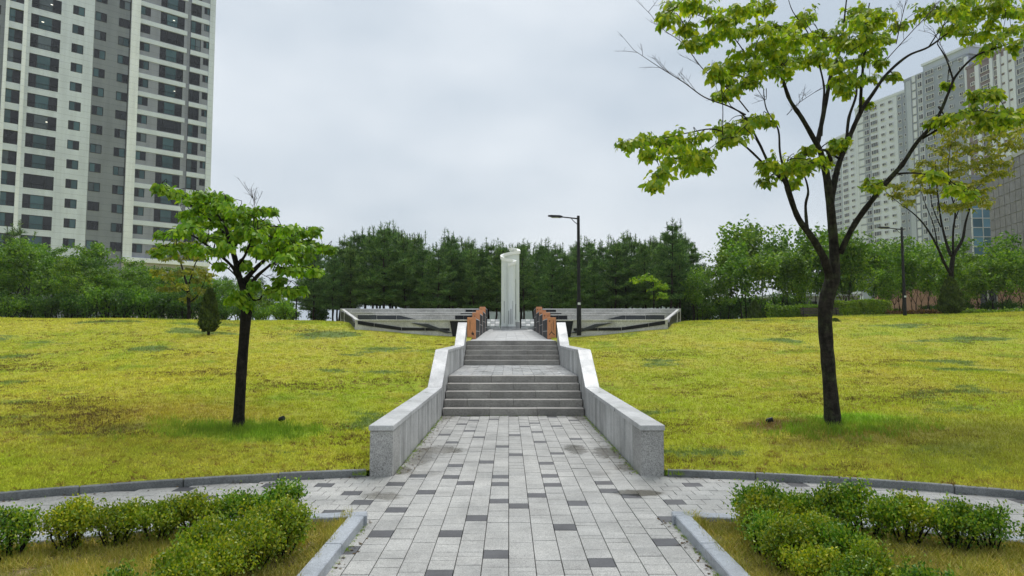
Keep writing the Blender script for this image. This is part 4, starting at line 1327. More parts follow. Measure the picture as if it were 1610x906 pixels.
def pine_meshes(seed, H, spread, lean=.0):
    rr = random.Random(seed)
    tb = MB()
    ax = Vector((rr.gauss(0, .03), rr.gauss(0, .03), 1))
    n = 9
    tp = [Vector((ax.x * H * i / n + rr.gauss(0, .04), ax.y * H * i / n + rr.gauss(0, .04), -.5 + (H + .4) * i / n)) for i in range(n + 1)]
    tb.tube(tp, [.10 * (1 - .88 * i / n) for i in range(n + 1)], 7)
    P, Dr = [], []
    def tuft(p, d, k, ln):
        for q in range(k):
            v = np.array([rr.gauss(0, .62), rr.gauss(0, .62), rr.gauss(.12, .5)]) + np.array(d) * .9
            P.append(np.array(p) + np.array([rr.gauss(0, .04), rr.gauss(0, .04), rr.gauss(0, .03)])); Dr.append(v * ln)
    z = H * .26
    while z < H * .97:
        f = (z - H * .26) / (H * .71)
        L = spread * (1 - f) ** .72 * (.55 + .45 * min(1, f * 5 + .3)) + .16
        nb = rr.choice((4, 5, 5, 6))
        a0 = rr.uniform(0, 6.28)
        i = min(n - 1, int((z + .5) / (H + .4) * n))
        c = tp[i].lerp(tp[i + 1], (z + .5) / (H + .4) * n - i)
        for b in range(nb):
            if rr.random() < .2: continue
            a = a0 + 6.283 * b / nb + rr.gauss(0, .25)
            l = L * rr.uniform(.65, 1.2)
            rise = .15 + .6 * f + rr.gauss(0, .1)
            p1 = c + Vector((math.cos(a) * l * .5, math.sin(a) * l * .5, l * rise * .28))
            p2 = c + Vector((math.cos(a) * l, math.sin(a) * l, l * rise * .85))
            tb.tube([c, p1, p2], [.022 * (1 - .6 * f), .016 * (1 - .6 * f), .006], 4, cap=False)
            m = max(3, int(l / .13))
            for q in range(m):
                t = .28 + .74 * q / max(1, m - 1)
                p = c.lerp(p1, t * 2) if t < .5 else p1.lerp(p2, min(1.0, t * 2 - 1))
                d = (p2 - p1).normalized()
                tuft(p, (d.x * .4, d.y * .4, .55), 9, .24)
                # side shoots
                sgn = 1 if q % 2 else -1
                sd = Vector((-math.sin(a), math.cos(a), .25)) * sgn
                sp = p + sd * l * .22 * (1.1 - t * .6)
                tb.tube([p, sp], [.006, .004], 3, cap=False)
                tuft(sp, (sd.x * .6, sd.y * .6, .5), 9, .24)
                tuft(p.lerp(sp, .5), (sd.x * .5, sd.y * .5, .5), 6, .22)
        z += rr.uniform(.34, .56)
    # upright candles at the top
    for q in range(rr.randint(5, 8)):
        p0 = tp[-1] + Vector((rr.gauss(0, .3), rr.gauss(0, .3), -.5 + rr.gauss(0, .2)))
        p1 = p0 + Vector((rr.gauss(0, .04), rr.gauss(0, .04), rr.uniform(.45, 1.0)))
        tb.tube([p0, p1], [.022, .014], 4, cap=False)
        for s in range(5): tuft(p0.lerp(p1, .0 + .2 * s), (0, 0, .8), 7, .15)
    P = np.array(P); Dr = np.array(Dr)
    N = rvec(len(P))
    L = np.linalg.norm(Dr, axis=1) * RNG.uniform(.7, 1.2, len(P))
    L = np.clip(L, .1, .36)
    V, T = leaf_arrays(P, Dr, N, L, np.full(len(P), .019), 0)
    return tb.mesh('trunk', M['bark_pine'], smooth=True), np_mesh('crown', V, T, M['needle'])

def place(name, meshes, loc, rz, sc, label, cat, group):
    o = empty(name, loc, rz)
    o.scale = (sc, sc, sc)
    t = link('trunk', meshes[0], o); c = link('crown', meshes[1], o)
    c['kind'] = 'stuff'
    tag(o, label, cat, group)
    return o

def zone(px):
    for lim, s in ((520, 'left of the left terrace'), (600, 'behind the outer end of the left terrace'), (680, 'behind the middle of the left terrace'), (750, 'behind the inner end of the left terrace'),
                   (788, 'just left of the white monument'), (818, 'directly behind the white monument'), (860, 'just right of the white monument'), (905, 'just left of the near lamp post'), (960, 'just right of the near lamp post'),
                   (1020, 'behind the middle of the right terrace'), (1075, 'behind the outer end of the right terrace')):
        if px < lim: return s
    return 'right of the right terrace'

PV = [pine_meshes(100 + i, 6.6, 1.75) for i in range(5)]
rr = random.Random(3)
pines = []
crest = [(470, 420), (500, 392), (560, 378), (600, 366), (640, 374), (680, 388), (720, 385), (760, 396), (800, 392), (850, 393), (900, 388), (950, 390), (985, 378), (1030, 386), (1065, 376), (1100, 398)]
front = 0
from collections import Counter
zc = Counter()
for row, (Y0, step, jig) in enumerate(((45.0, 29, 5), (48.0, 27, 7), (51.5, 26, 8), (56, 24, 8))):
    px = 492 if row == 0 else 484 + row * 9
    while px < 1094:
        x = px + rr.gauss(0, jig)
        Y = Y0 + rr.gauss(0, .7)
        b = at(x, 505, Y)
        gz = lawn_h(b.x, Y)
        tpy = np.interp(x, [c[0] for c in crest], [c[1] for c in crest]) + (rr.gauss(4, 8) if row != 1 else rr.gauss(0, 6))
        H = at(x, tpy, Y).z - gz
        pines.append((x, Y, b.x, gz, H, row))
        px += step + rr.gauss(0, 3)
for x, Y, X, gz, H, row in sorted(pines):
    if row == 0:
        z = zone(x); zc[z] += 1
        lb = '%s front-row pine %s' % (ORD[zc[z] - 1], z)
        grp = 'pines in the front row'
    else:
        zc[row] += 1; lb = '%s pine from the left in the %s row of the stand, half hidden' % (ORD[zc[row] - 1], ('', 'second', 'third', 'last')[row])
        grp = 'pines in the rear rows'
    place('pine_tree', PV[rr.randrange(5)], (X, Y, gz), rr.uniform(0, 6.28), H / 6.6, lb, 'pine tree', grp)
p = at(14, 440, 62); place('pine_tree', PV[2], (p.x, 62, 2), .4, 1.42, 'dark pine peeking over the grove at the left edge before the tower', 'pine tree', None)

WV = [wood_tree(1, 5.6, 1.9, M['leaf_wood'], .32), wood_tree(2, 5.6, 2.1, M['leaf_wood'], .25), wood_tree(3, 5.6, 1.7, M['leaf_deep'], .28), wood_tree(4, 5.6, 2.0, M['leaf_fresh'], .32)]
SV = [wood_tree(21, 5.6, 1.4, M['leaf_fresh'], .5, 1700, .21, .075, 1, .45), wood_tree(22, 5.6, 1.35, M['leaf_fresh'], .45, 1700, .21, .065, 2, .42), wood_tree(23, 5.6, 1.3, M['leaf_wood'], .42, 1700, .21, .07, 2, .42), wood_tree(24, 5.6, 1.4, M['leaf_fresh'], .5, 1600, .21, .075, 1, .48), wood_tree(25, 5.6, 1.3, M['leaf_wood'], .5, 1700, .21, .07, 1, .36)]

# left grove
lc = [(-60, 385), (0, 392), (20, 380), (60, 372), (100, 388), (130, 383), (160, 395), (185, 412), (215, 418), (250, 425), (300, 420), (340, 430), (380, 438), (420, 448), (455, 462), (480, 470)]
grove = []
for row, (Y0, step) in enumerate(((42, 40), (46, 42), (50, 44))):
    px = -70 + row * 14
    while px < 470:
        x = px + rr.gauss(0, 6)
        Y = Y0 + rr.gauss(0, .8)
        t = np.interp(x, [c[0] for c in lc], [c[1] for c in lc]) + (rr.gauss(16, 9) if row == 0 else rr.gauss(6, 7))
        grove.append((x, Y, t, row)); px += step
k = 0; gk = Counter()
for x, Y, t, row in sorted(grove):
    b = at(x, 505, Y); gz = lawn_h(b.x, Y); H = max(1.6, at(x, t, Y).z - gz)
    if row == 0:
        lb = '%s tree from the left edge along the front of the left grove' % ORD[k]; k += 1; grp = 'front trees of the left grove'
    else:
        gk[row] += 1; lb = '%s tree from the left edge in the %s of the left grove' % (ORD[gk[row] - 1], ('', 'middle row', 'rear row')[row]); grp = 'rear trees of the left grove'
    place('grove_tree', WV[rr.randrange(4)], (b.x, Y, gz), rr.uniform(0, 6.28), H / 5.6, lb, 'tree', grp)

# right grove: thin stems, open crowns
rc = [(1080, 410), (1110, 392), (1150, 372), (1195, 362), (1240, 368), (1290, 362), (1340, 366), (1380, 372), (1420, 365), (1460, 372), (1500, 395), (1545, 385), (1580, 372), (1640, 390), (1700, 390)]
grove = []
for row, (Y0, step) in enumerate(((43, 31), (47, 31), (51, 33))):
    px = 1104 + row * 10
    while px < 1690:
        x = px + rr.gauss(0, 6)
        Y = Y0 + rr.gauss(0, 1.0)
        t = np.interp(x, [c[0] for c in rc], [c[1] for c in rc]) + (rr.gauss(30, 20) if row == 0 else rr.gauss(10, 12))
        grove.append((x, Y, t, row)); px += step
k = 0; gk = Counter()
for x, Y, t, row in sorted(grove):
    b = at(x, 505, Y); gz = lawn_h(b.x, Y); H = max(1.6, at(x, t, Y).z - gz) * 1.05
    if row == 0:
        lb = '%s slender tree right of the pines along the front of the right grove' % ORD[k]; k += 1; grp = 'front trees of the right grove'
    else:
        gk[row] += 1; lb = '%s slender tree from the pines in the %s of the right grove' % (ORD[gk[row] - 1], ('', 'middle row', 'rear row')[row]); grp = 'rear trees of the right grove'
    place('grove_tree', SV[rr.randrange(5)], (b.x, Y, gz), rr.uniform(0, 6.28), H / 5.6, lb, 'tree', grp)

# ------------------------------------------------------------------ shrubs, hedges
def shrub_meshes(seed, h, r, mat, n, leaf, stems=9, shape='dome'):
    rs = random.Random(seed); rg = np.random.default_rng(seed)
    tb = MB(); ends = []
    for s in range(stems):
        a = rs.uniform(0, 6.28); q = math.sqrt(rs.random())
        top = Vector((math.cos(a) * r * q, math.sin(a) * r * q, h * (.95 - .3 * q * q) * rs.uniform(.8, 1.08)))
        b = Vector((math.cos(a) * r * q * .25, math.sin(a) * r * q * .25, -.04))
        mid = b.lerp(top, .55) + Vector((rs.gauss(0, .1), rs.gauss(0, .1), 0)) * r
        tb.tube([b, mid, top], [.009 * h / .4, .006 * h / .4, .002 * h / .4], 4, cap=False)
        ends.append((b, mid, top))
        for z in range(3):
            t0 = mid.lerp(top, rs.random() * .7)
            e = t0 + Vector((rs.gauss(0, .25) * r, rs.gauss(0, .25) * r, h * rs.uniform(.1, .3)))
            e.z = min(e.z, h * 1.02)
            tb.tube([t0, e], [.004 * h / .4, .0015 * h / .4], 3, cap=False)
            ends.append((t0, t0.lerp(e, .5), e))
    E = np.array([[list(a), list(b), list(c)] for a, b, c in ends])
    idx = rg.integers(0, len(E), n); t = rg.beta(1.45, 1.0, n)[:, None]
    P = np.where(t < .5, E[idx, 0] + (E[idx, 1] - E[idx, 0]) * t * 2, E[idx, 1] + (E[idx, 2] - E[idx, 1]) * (t * 2 - 1))
    P = P + rg.normal(size=(n, 3)) * np.array([.17 * r, .17 * r, .06 * h])
    P = P[P[:, 2] > .02 * h]
    n = len(P)
    Dr = rg.normal(size=(n, 3)) * .6 + np.array([0, 0, .75]); N = rg.normal(size=(n, 3)) + np.array([0, 0, .6])
    L = leaf * rg.uniform(.7, 1.3, n); W = L * .32
    V, T = leaf_arrays(P, Dr, N, L, W, 0)
    return tb.mesh('stems', M['bark'], smooth=True), np_mesh('foliage', V, T, mat)

def put_shrub(name, ms, loc, rz, sc, label, cat, group, sz=None):
    o = empty(name, loc, rz); o.scale = (sc, sc, sz or sc)
    link('stems', ms[0], o); f = link('foliage', ms[1], o); f['kind'] = 'stuff'
    tag(o, label, cat, group)
    return o

BV = [shrub_meshes(40 + i, .42, .24, M['box_leaf'] if i % 2 == 0 else M['box_leaf_gold'], 4600, .027, 14) for i in range(4)]
SPV = [shrub_meshes(60 + i, .40, .22, M['box_leaf'], 2600, .026, 14) for i in range(2)]
rs = random.Random(77)
for side in (-1, 1):
    sgn = 'left' if side < 0 else 'right'
    k = 0
    # back row along the curved kerb
    x = 2.02
    while x < 6.2:
        r = BR - .46
        y = KC.y + math.sqrt(r * r - x * x)
        if k == 0: v = BV[0]; sc = 1.0
        else:
            v = rs.choice(BV + SPV); sc = rs.uniform(.84, 1.06)
        put_shrub('boxwood', v, (side * x, y + rs.gauss(0, .03), .05), rs.uniform(0, 6.28), sc,
                  '%s boxwood from the main path in the back row of the %s bed' % (ORD[k], sgn), 'shrub', 'boxwoods in the back row of the %s bed' % sgn)
        k += 1; x += rs.uniform(.24, .33)
    # row beside the path kerb, two abreast
    k = 0
    spots = [(1.98, 5.5), (1.82, 5.22), (2.1, 5.12), (1.88, 4.88), (2.13, 4.74), (1.92, 4.52), (2.2, 4.38), (2.0, 4.16), (2.3, 4.05), (2.08, 3.82), (2.45, 3.75)]
    for (x, y) in spots:
        v = BV[rs.choice((1, 3, 0))]
        put_shrub('boxwood', v, (side * (x + rs.gauss(0, .03)), y, .05), rs.uniform(0, 6.28), rs.uniform(.8, .94) if k < 5 else rs.uniform(.68, .8),
                  '%s boxwood from the back corner in the row along the path, %s bed' % (ORD[k], sgn), 'shrub', 'boxwoods along the path in the %s bed' % sgn)
        k += 1

# columnar conifers
def conifer(px, py, top, wpx, mat, label, Y=None):
    if Y is None:
        p = lawn_ground(px, py)
    else:
        p = at(px, py, Y)
    h = at(px, top, p.y).z - p.z
    r = wpx / 2 / F_PX * p.y
    rg = np.random.default_rng(int(px))
    n = 3600
    t = rg.beta(1.15, 1.35, n); a = rg.uniform(0, 6.283, n)
    rad = r * np.clip(np.minimum((t + .1) * 4.0, 1) * (1 - t) ** .55 * 1.1, .04, 1) * (.75 + .3 * rg.random(n)) * (1 + .16 * np.sin(a * 5 + t * 20))
    P = np.stack([np.cos(a) * rad, np.sin(a) * rad, .06 * h + t * h * .9], 1)
    Dr = np.stack([np.cos(a) * .35, np.sin(a) * .35, np.ones(n)], 1) + rg.normal(size=(n, 3)) * .35
    N = np.stack([np.cos(a), np.sin(a), np.full(n, .2)], 1) + rg.normal(size=(n, 3)) * .3
    L = .11 * h / 1.5 * rg.uniform(.7, 1.3, n)
    V, T = leaf_arrays(P, Dr, N, L, L * .22, 0)
    root = empty('conifer_shrub', p)
    tag(root, label, 'shrub')
    tb = MB(); tb.tube([(0, 0, -.1), (0, 0, h * .5), (0, 0, h * .9)], [.05 * h / 1.6, .035 * h / 1.6, .01], 7)
    for q in range(14):
        aa = q * 2.4; z0 = h * (.06 + .05 * q)
        tb.tube([(0, 0, z0), (math.cos(aa) * r * .7, math.sin(aa) * r * .7, z0 + h * .12)], [.012, .005], 4, cap=False)
    tb.build('trunk', M['bark'], root, smooth=True)
    f = link('foliage', np_mesh('foliage', V, T, mat), root); f['kind'] = 'stuff'
conifer(328, 527, 453, 27, M['needle_conifer'], 'narrow dark conifer shrub behind the left tree')
conifer(1187, 507, 472, 20, M['needle_conifer'], 'small dark conifer shrub left of the long hedge', 33.5)
conifer(1496, 499, 436, 34, M['needle_conifer'], 'broad conical conifer at the foot of the yellowing tree', 32.0)
conifer(1313, 519, 500, 28, M['needle_conifer'], 'low dark shrub half hidden by the right tree trunk', 26.5)

UV = [shrub_meshes(90 + i, 1.7, 1.1, M['leaf_deep'] if i else M['leaf_wood'], 2200, .15, 10) for i in range(3)]
k = 0
for i in range(28):
    px = -50 + i * 31 if i < 17 else -40 + (i - 17) * 54
    Y = 39.8 + rs.gauss(0, .5) if i < 17 else 49 + rs.gauss(0, .5)
    b = at(px, 505, Y)
    put_shrub('shrub', UV[rs.randrange(3)], (b.x, Y, lawn_h(b.x, Y)), rs.uniform(0, 6), (rs.uniform(.7, 1.1) if px < 330 else rs.uniform(.55, .75)) * (1 if i < 17 else 1.3),
              '%s understorey shrub from the left edge at the foot of the left grove' % ORD[k], 'shrub', 'shrubs at the foot of the left grove')
    k += 1
k = 0
for i in range(24):
    px = 1075 + i * 34 + rs.gauss(0, 8) if i < 17 else 1088 + (i - 17) * 26
    Y = (46.5 + rs.gauss(0, 1.2) if px > 1210 else 49 + rs.gauss(0, .5)) if i < 17 else 55
    b = at(px, 505, Y)
    put_shrub('shrub', UV[rs.randrange(3)], (b.x, Y, lawn_h(b.x, Y)), rs.uniform(0, 6), (rs.uniform(.45, .75) if px > 1210 else rs.uniform(.7, .9)) if i < 17 else 1.35,
              '%s understorey shrub from the pines among the right grove stems' % ORD[k], 'shrub', 'shrubs among the right grove')
    k += 1

def hedge(pxa, pxb, top, Y, label, mat, depth=.9, n=5200, leaf=.10):
    a, b = at(pxa, top, Y), at(pxb, top, Y)
    z0 = min(lawn_h(a.x, Y), lawn_h(b.x, Y)) - .2
    zt = (a.z + b.z) / 2
    root = empty('hedge', ((a.x + b.x) / 2, Y, z0)); tag(root, label, 'hedge')
    w = b.x - a.x; h = zt - z0
    rg = np.random.default_rng(int(pxa))
    f = rg.random(n)
    P = np.stack([rg.uniform(-w / 2, w / 2, n), rg.uniform(-depth / 2, depth / 2, n), rg.uniform(.05, h, n)], 1)
    face = rg.random(n) < .5
    P[face, 1] = -depth / 2 + rg.normal(size=face.sum()) * .06
    topm = (~face) & (rg.random(n) < .5)
    P[topm, 2] = h + rg.normal(size=topm.sum()) * .04
    P[:, 2] += .05 * np.sin(P[:, 0] * 2.2)
    P[:, 1] += .07 * np.sin(P[:, 0] * 3.1 + P[:, 2] * 2)
    Dr = rg.normal(size=(n, 3)) * .7 + np.array([0, -.3, .5]); N = rg.normal(size=(n, 3)) + np.array([0, -.7, .5])
    L = leaf * rg.uniform(.7, 1.3, n)
    V, T = leaf_arrays(P, Dr, N, L, L * .36, 0)
    tb = MB()
    for q in range(int(w / .5)):
        x = -w / 2 + .25 + q * .5
        tb.tube([(x, 0, -.1), (x + .05, .03, h * .8)], [.03, .012], 5)
    tb.build('stems', M['bark'], root)
    o = link('foliage', np_mesh('foliage', V, T, mat), root); o['kind'] = 'stuff'
hedge(1205, 1296, 483, 38.5, 'clipped green hedge left of the tall tree trunk', M['hedge_leaf'])
hedge(1297, 1395, 475, 38.5, 'taller clipped hedge right of the tall tree trunk', M['hedge_leaf'], n=6500)
hedge(1396, 1470, 491, 37.5, 'low reddish hedge by the far lamp post', M['dry_leaf'], n=2600)
hedge(1471, 1680, 489, 37.5, 'low ground hedge in front of the brick building', M['hedge_leaf'], n=5200)

# bench
def bench():
    c = at(1293, 502, 36.8)
    c = Vector((c.x, c.y, lawn_h(c.x, c.y) - .32))
    root = empty('park_bench', c); tag(root, 'dark wooden park bench half hidden behind the tall tree trunk', 'bench')
    for q in range(4):
        mb = MB(); mb.box(-1.05, 1.05, -.22 + q * .115, -.12 + q * .115, .42, .46); mb.build('seat_slat', M['wood'], root)
    for q in range(3):
        mb = MB(); mb.box(-1.05, 1.05, .26 + q * .02, .29 + q * .02, .52 + q * .12, .61 + q * .12); mb.build('back_slat', M['wood'], root)
    for x in (-.9, .9):
        mb = MB(); mb.box(x - .04, x + .04, -.2, -.12, -.05, .42); mb.build('leg', M['black_metal'], root)
        mb = MB(); mb.tube([(x, .2, -.05), (x, .25, .44), (x, .33, .88)], .035, 6); mb.build('leg', M['black_metal'], root)
bench()

# thin far posts by the pines, left
for px, t, lb in ((465.5, 462, 'thin black post in the gap left of the pines'), (455, 478, 'shorter thin black post left of the other post')):
    b = at(px, 507, 43.0)
    root = empty('post', (b.x, 43.0, lawn_h(b.x, 43.0))); tag(root, lb, 'post', 'thin posts left of the pines')
    h = at(px, t, 43.0).z - root.location.z
    mb = MB(); mb.tube([(0, 0, -.2), (0, 0, h)], [.05, .04], 8); mb.build('shaft', M['black_metal'], root)
    mb = MB(); mb.tube([(0, 0, h), (0, 0, h + .06)], [.06, .03], 8); mb.build('finial', M['black_metal'], root)

# ------------------------------------------------------------------ apartment tower, left
def window_mesh(w, h, panes, frame_mat, mats, fr=.07, depth=.12, name='window', rail=False):
    """unit in x (0..w), z (0..h); y is out of the wall (negative = outwards)"""
    mb = MB()
    # jambs and rails butted
    mb.box(0, w, -.02, depth, 0, fr); mb.box(0, w, -.02, depth, h - fr, h)
    mb.box(0, fr, -.02, depth, fr, h - fr); mb.box(w - fr, w, -.02, depth, fr, h - fr)
    xs = [0] + [p[0] for p in panes]
    x = fr
    cuts = []
    tot = w - 2 * fr
    acc = 0
    for i, (share, mi) in enumerate(panes):
        x0 = fr + tot * acc; acc += share; x1 = fr + tot * acc
        cuts.append((x0, x1, mi))
        if i < len(panes) - 1:
            mb.box(x1 - .03, x1 + .03, -.015, depth, fr, h - fr)
    if rail:
        mb.box(fr, w - fr, -.05, -.022, h * .36, h * .36 + .04)
        for q in range(1, int(w / .35)):
            mb.box(q * .35 - .01, q * .35 + .01, -.045, -.025, fr, h * .36)
    fm = mb.mesh(name, frame_mat)
    pb = MB()
    for x0, x1, mi in cuts:
        pb.box(x0 + .001, x1 - .001, .05, .06, fr, h - fr, mi)
    return fm, pb.mesh('pane', mats)

def tower():
    P0 = Vector((-69.7, 93.3, 0)); u = Vector((.741, .672, 0)).normalized(); v = Vector((-u.y, u.x, 0)); w = Vector((0, 0, 1))   # v points away from the viewer
    rz = math.atan2(u.y, u.x)
    root = empty('apartment_tower', P0, rz)
    tag(root, 'tall grey and white apartment tower with dark windows at the left', 'apartment building')
    TOP = 68.0; BOT = 12.6
    heads = [47.5 - 2.9 * k for k in range(-6, 12)]
    def blk(name, u0, u1, z0, z1, y0, y1, mat, bevel=0):
        mb = MB(); mb.box(u0, u1, y0, y1, z0, z1); return mb.build(name, mat, root, bevel=bevel)
    # solid body well behind the openings
    blk('core', -14, 27.19, 0, TOP, .5, 16, M['wall_grey'])
    gd, gt = M['glass_dark'], M['glass_teal']
    W = {}
    def wm(key, w_, h_, panes, rail=False):
        W[key] = window_mesh(w_, h_, panes, M['frame_dark'], [gd, gt, M['curtain']], rail=rail)
        for q in range(2):
            pp = [(a, 2 if i == q % len(panes) else b) for i, (a, b) in enumerate(panes)]
            W[key, q] = (W[key][0], window_mesh(w_, h_, pp, M['frame_dark'], [gd, gt, M['curtain']], rail=rail)[1])
            W[key, q + 2] = (W[key][0], window_mesh(w_, h_, [(a, 0) for a, b in panes], M['frame_dark'], [gd, gt, M['curtain']], rail=rail)[1])
        return W[key]
    wm('narrow', 1.65, 1.95, [(.45, 1), (.55, 0)], True)
    wm('big', 3.6, 2.0, [(.24, 0), (.48, 1), (.28, 0)], True)
    wm('small', 1.5, 1.36, [(.45, 0), (.55, 1)]); wm('small_b', 1.5, 1.36, [(.5, 1), (.5, 0)])
    wm('tall', 1.62, 2.0, [(.48, 1), (.52, 0)], True); wm('tiny', .9, 1.15, [(.5, 0), (.5, 1)])
    # columns: (u0, width key, height, front offset of the wall in that strip)
    cols = [(-10.6, 'big', 2.0), (-5.6, 'small', 1.36), (-3.0, 'small', 1.36), (-.6, 'narrow', 1.95), (1.93, 'big', 2.0), (6.96, 'small', 1.36), (9.85, 'small', 1.36), (12.98, 'small', 1.36), (15.88, 'small', 1.36), (18.83, 'big', 2.0), (23.42, 'tall', 2.0), (25.44, 'tiny', 1.15)]
    wd = {'narrow': 1.65, 'big': 3.6, 'small': 1.5, 'tall': 1.62, 'tiny': .9}
    rt = random.Random(9)
    for hz in heads:
        for u0, key, h in cols:
            kk = key
            if key == 'small' and rt.random() < .35: kk = 'small_b'
            y = .12 if u0 < 15 else .12
            if rt.random() < .3: kk = (kk, rt.choice((0, 1, 2, 3, 3)))
            fr = link('window', W[kk][0], root, (u0, y, hz - h))
            link('pane', W[kk][1], fr)
            if rt.random() < .14 and key == 'big' and 0 < u0 and hz > 20:
                mb = MB(); x0 = rt.uniform(.3, wd[key] - .5); mb.box(x0, x0 + .3, .045, .049, h * .55, h * .6)
                mb.build('room_light', M['room_light'], fr)
    # wall strips: full-height solids between the window columns, and spandrels above/below each window
    def strip(u0, u1, mat, y0=.1, name='wall'):
        blk(name, u0, u1, BOT, TOP, y0, .5, mat)
    def spandrels(u0, u1, h, mat, y0=.1, name='spandrel'):
        prev = TOP
        for hz in heads:
            blk(name, u0, u1, hz, prev, y0, .5, mat)
            prev = hz - h
        blk(name, u0, u1, BOT, prev, y0, .5, mat)
    g, wh, pi, li = M['wall_grey'], M['wall_white'], M['wall_pier'], M['wall_lilac']
    strip(-14, -10.6, wh); spandrels(-10.6, -7.0, 2.0, wh); strip(-7.0, -5.6, g); spandrels(-5.6, -4.1, 1.36, g); strip(-4.1, -3.0, g); spandrels(-3.0, -1.5, 1.36, g); strip(-1.5, -1.02, g)
    strip(-1.02, -.6, pi, -.25); spandrels(-.6, 1.05, 1.95, M['wall_band'], -.05); strip(1.05, 1.5, pi, -.25); strip(1.5, 1.93, wh, -.02)
    spandrels(1.93, 5.53, 2.0, wh); strip(5.53, 6.96, wh); spandrels(6.96, 8.46, 1.36, wh); strip(8.46, 9.72, wh)
    strip(9.72, 9.85, g, .14); spandrels(9.85, 11.35, 1.36, g, .14); strip(11.35, 12.98, g, .14); spandrels(12.98, 14.48, 1.36, g, .14); strip(14.48, 14.63, M['frame_dark'], .16)
    strip(14.63, 15.86, pi, -.3); strip(15.86, 15.88, li)
    spandrels(15.88, 17.38, 1.36, li); strip(17.38, 18.83, li); spandrels(18.83, 22.43, 2.0, li); strip(22.43, 22.9, li); strip(22.9, 23.42, li, .25); spandrels(23.42, 25.04, 2.0, li); strip(25.04, 25.44, li); spandrels(25.44, 26.34, 1.15, li)
    strip(26.34, 27.2, wh, -.1, 'corner_pier')
    # white floor bands across the right wing
    for hz in heads:
        blk('floor_band', 15.87, 22.88, hz - 2.82, hz - 2.1, .02, .097, M['wall_band'])
        blk('floor_band', 23.43, 26.33, hz - 2.82, hz - 2.1, .02, .097, M['wall_band'])
    blk('ledge', 14.64, 27.3, 12.75, 13.4, -.5, .099, M['wall_pier'])
    # lower storeys
    blk('podium', -14, 14.6, 0, BOT - .003, .2, .49, M['wall_grey']); blk('podium', 14.6, 27.2, 0, 12.74, .0, .49, M['wall_beige'])
    for u0 in (16.2, 19.2, 23.5):
        for z0 in (10.6, 7.7, 4.8):
            fr = link('window', W['small'][0], root, (u0, -.03, z0)); link('pane', W['small'][1], fr)
    # right flank
    mb = MB(); mb.box(27.2, 27.35, .4, 14, 0, TOP); mb.build('side_wall', M['wall_white'], root)
M['room_light'] = NT('room_light').m
_t = M['room_light'].node_tree.nodes['Principled BSDF']
_t.inputs['Emission Color'].default_value = (1, .93, .75, 1); _t.inputs['Emission Strength'].default_value = .9
tower()

# ------------------------------------------------------------------ far towers, right
def far_tower(label, pa, pb, top_py, Ya, Yb, base_mat, strips, rows_top, spacing_m, nrows, extra=()):
    """facade between pixels pa (left, depth Ya) and pb (right, depth Yb); strips: (px0, px1, material, kind)"""
    A = at(pa, 400, Ya); B = at(pb, 400, Yb)
    A.z = B.z = 0
    u = (B - A).normalized(); L = (B - A).length
    root = empty('far_tower', A, math.atan2(u.y, u.x))
    tag(root, label, 'apartment building', 'hazy apartment towers at the right')
    n = Vector((-u.y, u.x, 0))
    def uu(px, py=300):
        d = ray(px, py)
        t = (A - CAM).dot(n) / d.dot(n)
        return (CAM + d * t - A).dot(u)
    def zz(px, py):
        d = ray(px, py)
        t = (A - CAM).dot(n) / d.dot(n)
        return (CAM + d * t).z
    top = zz((pa + pb) / 2, top_py)
    mb = MB(); mb.box(0, L, .3, 18, 0, top); mb.build('wall', base_mat, root)
    mb = MB(); mb.box(-.2, L + .2, .1, 18.2, top + .001, top + .9); mb.build('parapet', base_mat, root)
    cache = {}
    z_first = zz(*rows_top)
    for s in strips:
        p0, p1, mat, kind = s
        a, b = uu(p0), uu(p1)
        if mat is not None:
            mb = MB(); mb.box(a, b, -.15 if kind == 'pier' else .15, .299, 0, top - .3); mb.build('pier' if kind == 'pier' else 'wall_strip', mat, root)
        if kind in ('big', 'small', 'tall', 'panel'):
            w = (b - a) * (.86 if kind != 'small' else .62)
            h = {'big': 1.75, 'small': 1.15, 'tall': 1.9, 'panel': 2.2}[kind]
            panes = {'big': [(.25, 0), (.5, 1), (.25, 0)], 'small': [(.5, 0), (.5, 1)], 'tall': [(.5, 1), (.5, 0)], 'panel': [(1.0, 1)]}[kind]
            key = (kind, round(w, 1))
            if key not in cache:
                m = MB(); fr = .12
                m.box(0, w, -.06, .1, 0, fr); m.box(0, w, -.06, .1, h - fr, h); m.box(0, fr, -.06, .1, fr, h - fr); m.box(w - fr, w, -.06, .1, fr, h - fr)
                acc = 0
                for i, (sh, mi) in enumerate(panes):
                    x0 = fr + (w - 2 * fr) * acc; acc += sh; x1 = fr + (w - 2 * fr) * acc
                    m.box(x0 + .04, x1 - .04, .02, .08, fr, h - fr, 2 if kind == 'panel' else (1 if mi == 0 else 3))
                    if i < len(panes) - 1: m.box(x1 - .04, x1 + .04, -.03, .08, fr, h - fr, 0)
                cache[key] = m.mesh('window', [M['frame_white'], M['glass_dark'], M['far_white'], M['glass_far']])
            me = cache[key]
            for r in range(nrows):
                z = z_first - r * spacing_m - h / 2
                if z < 2: break
                link('window', me, root, (a + (b - a - w) / 2, .04, z))
    for (p0, p1, py, dep) in extra:
        a, b = uu(p0), uu(p1); zt = zz((p0 + p1) / 2, py)
        mb = MB(); mb.box(a, b, 1.0, 14, top + .9, zt); mb.build('penthouse', M['far_mid'], root)
        mb = MB(); mb.box(a - .4, b + .4, .6, 14.4, zt, zt + .8); mb.build('roof_slab', M['far_white'], root)
    return root
def x7(x): return 1280 + x / 3.775
W_, G_, MD, MR = M['far_white'], M['far_grey'], M['far_mid'], M['far_maroon']
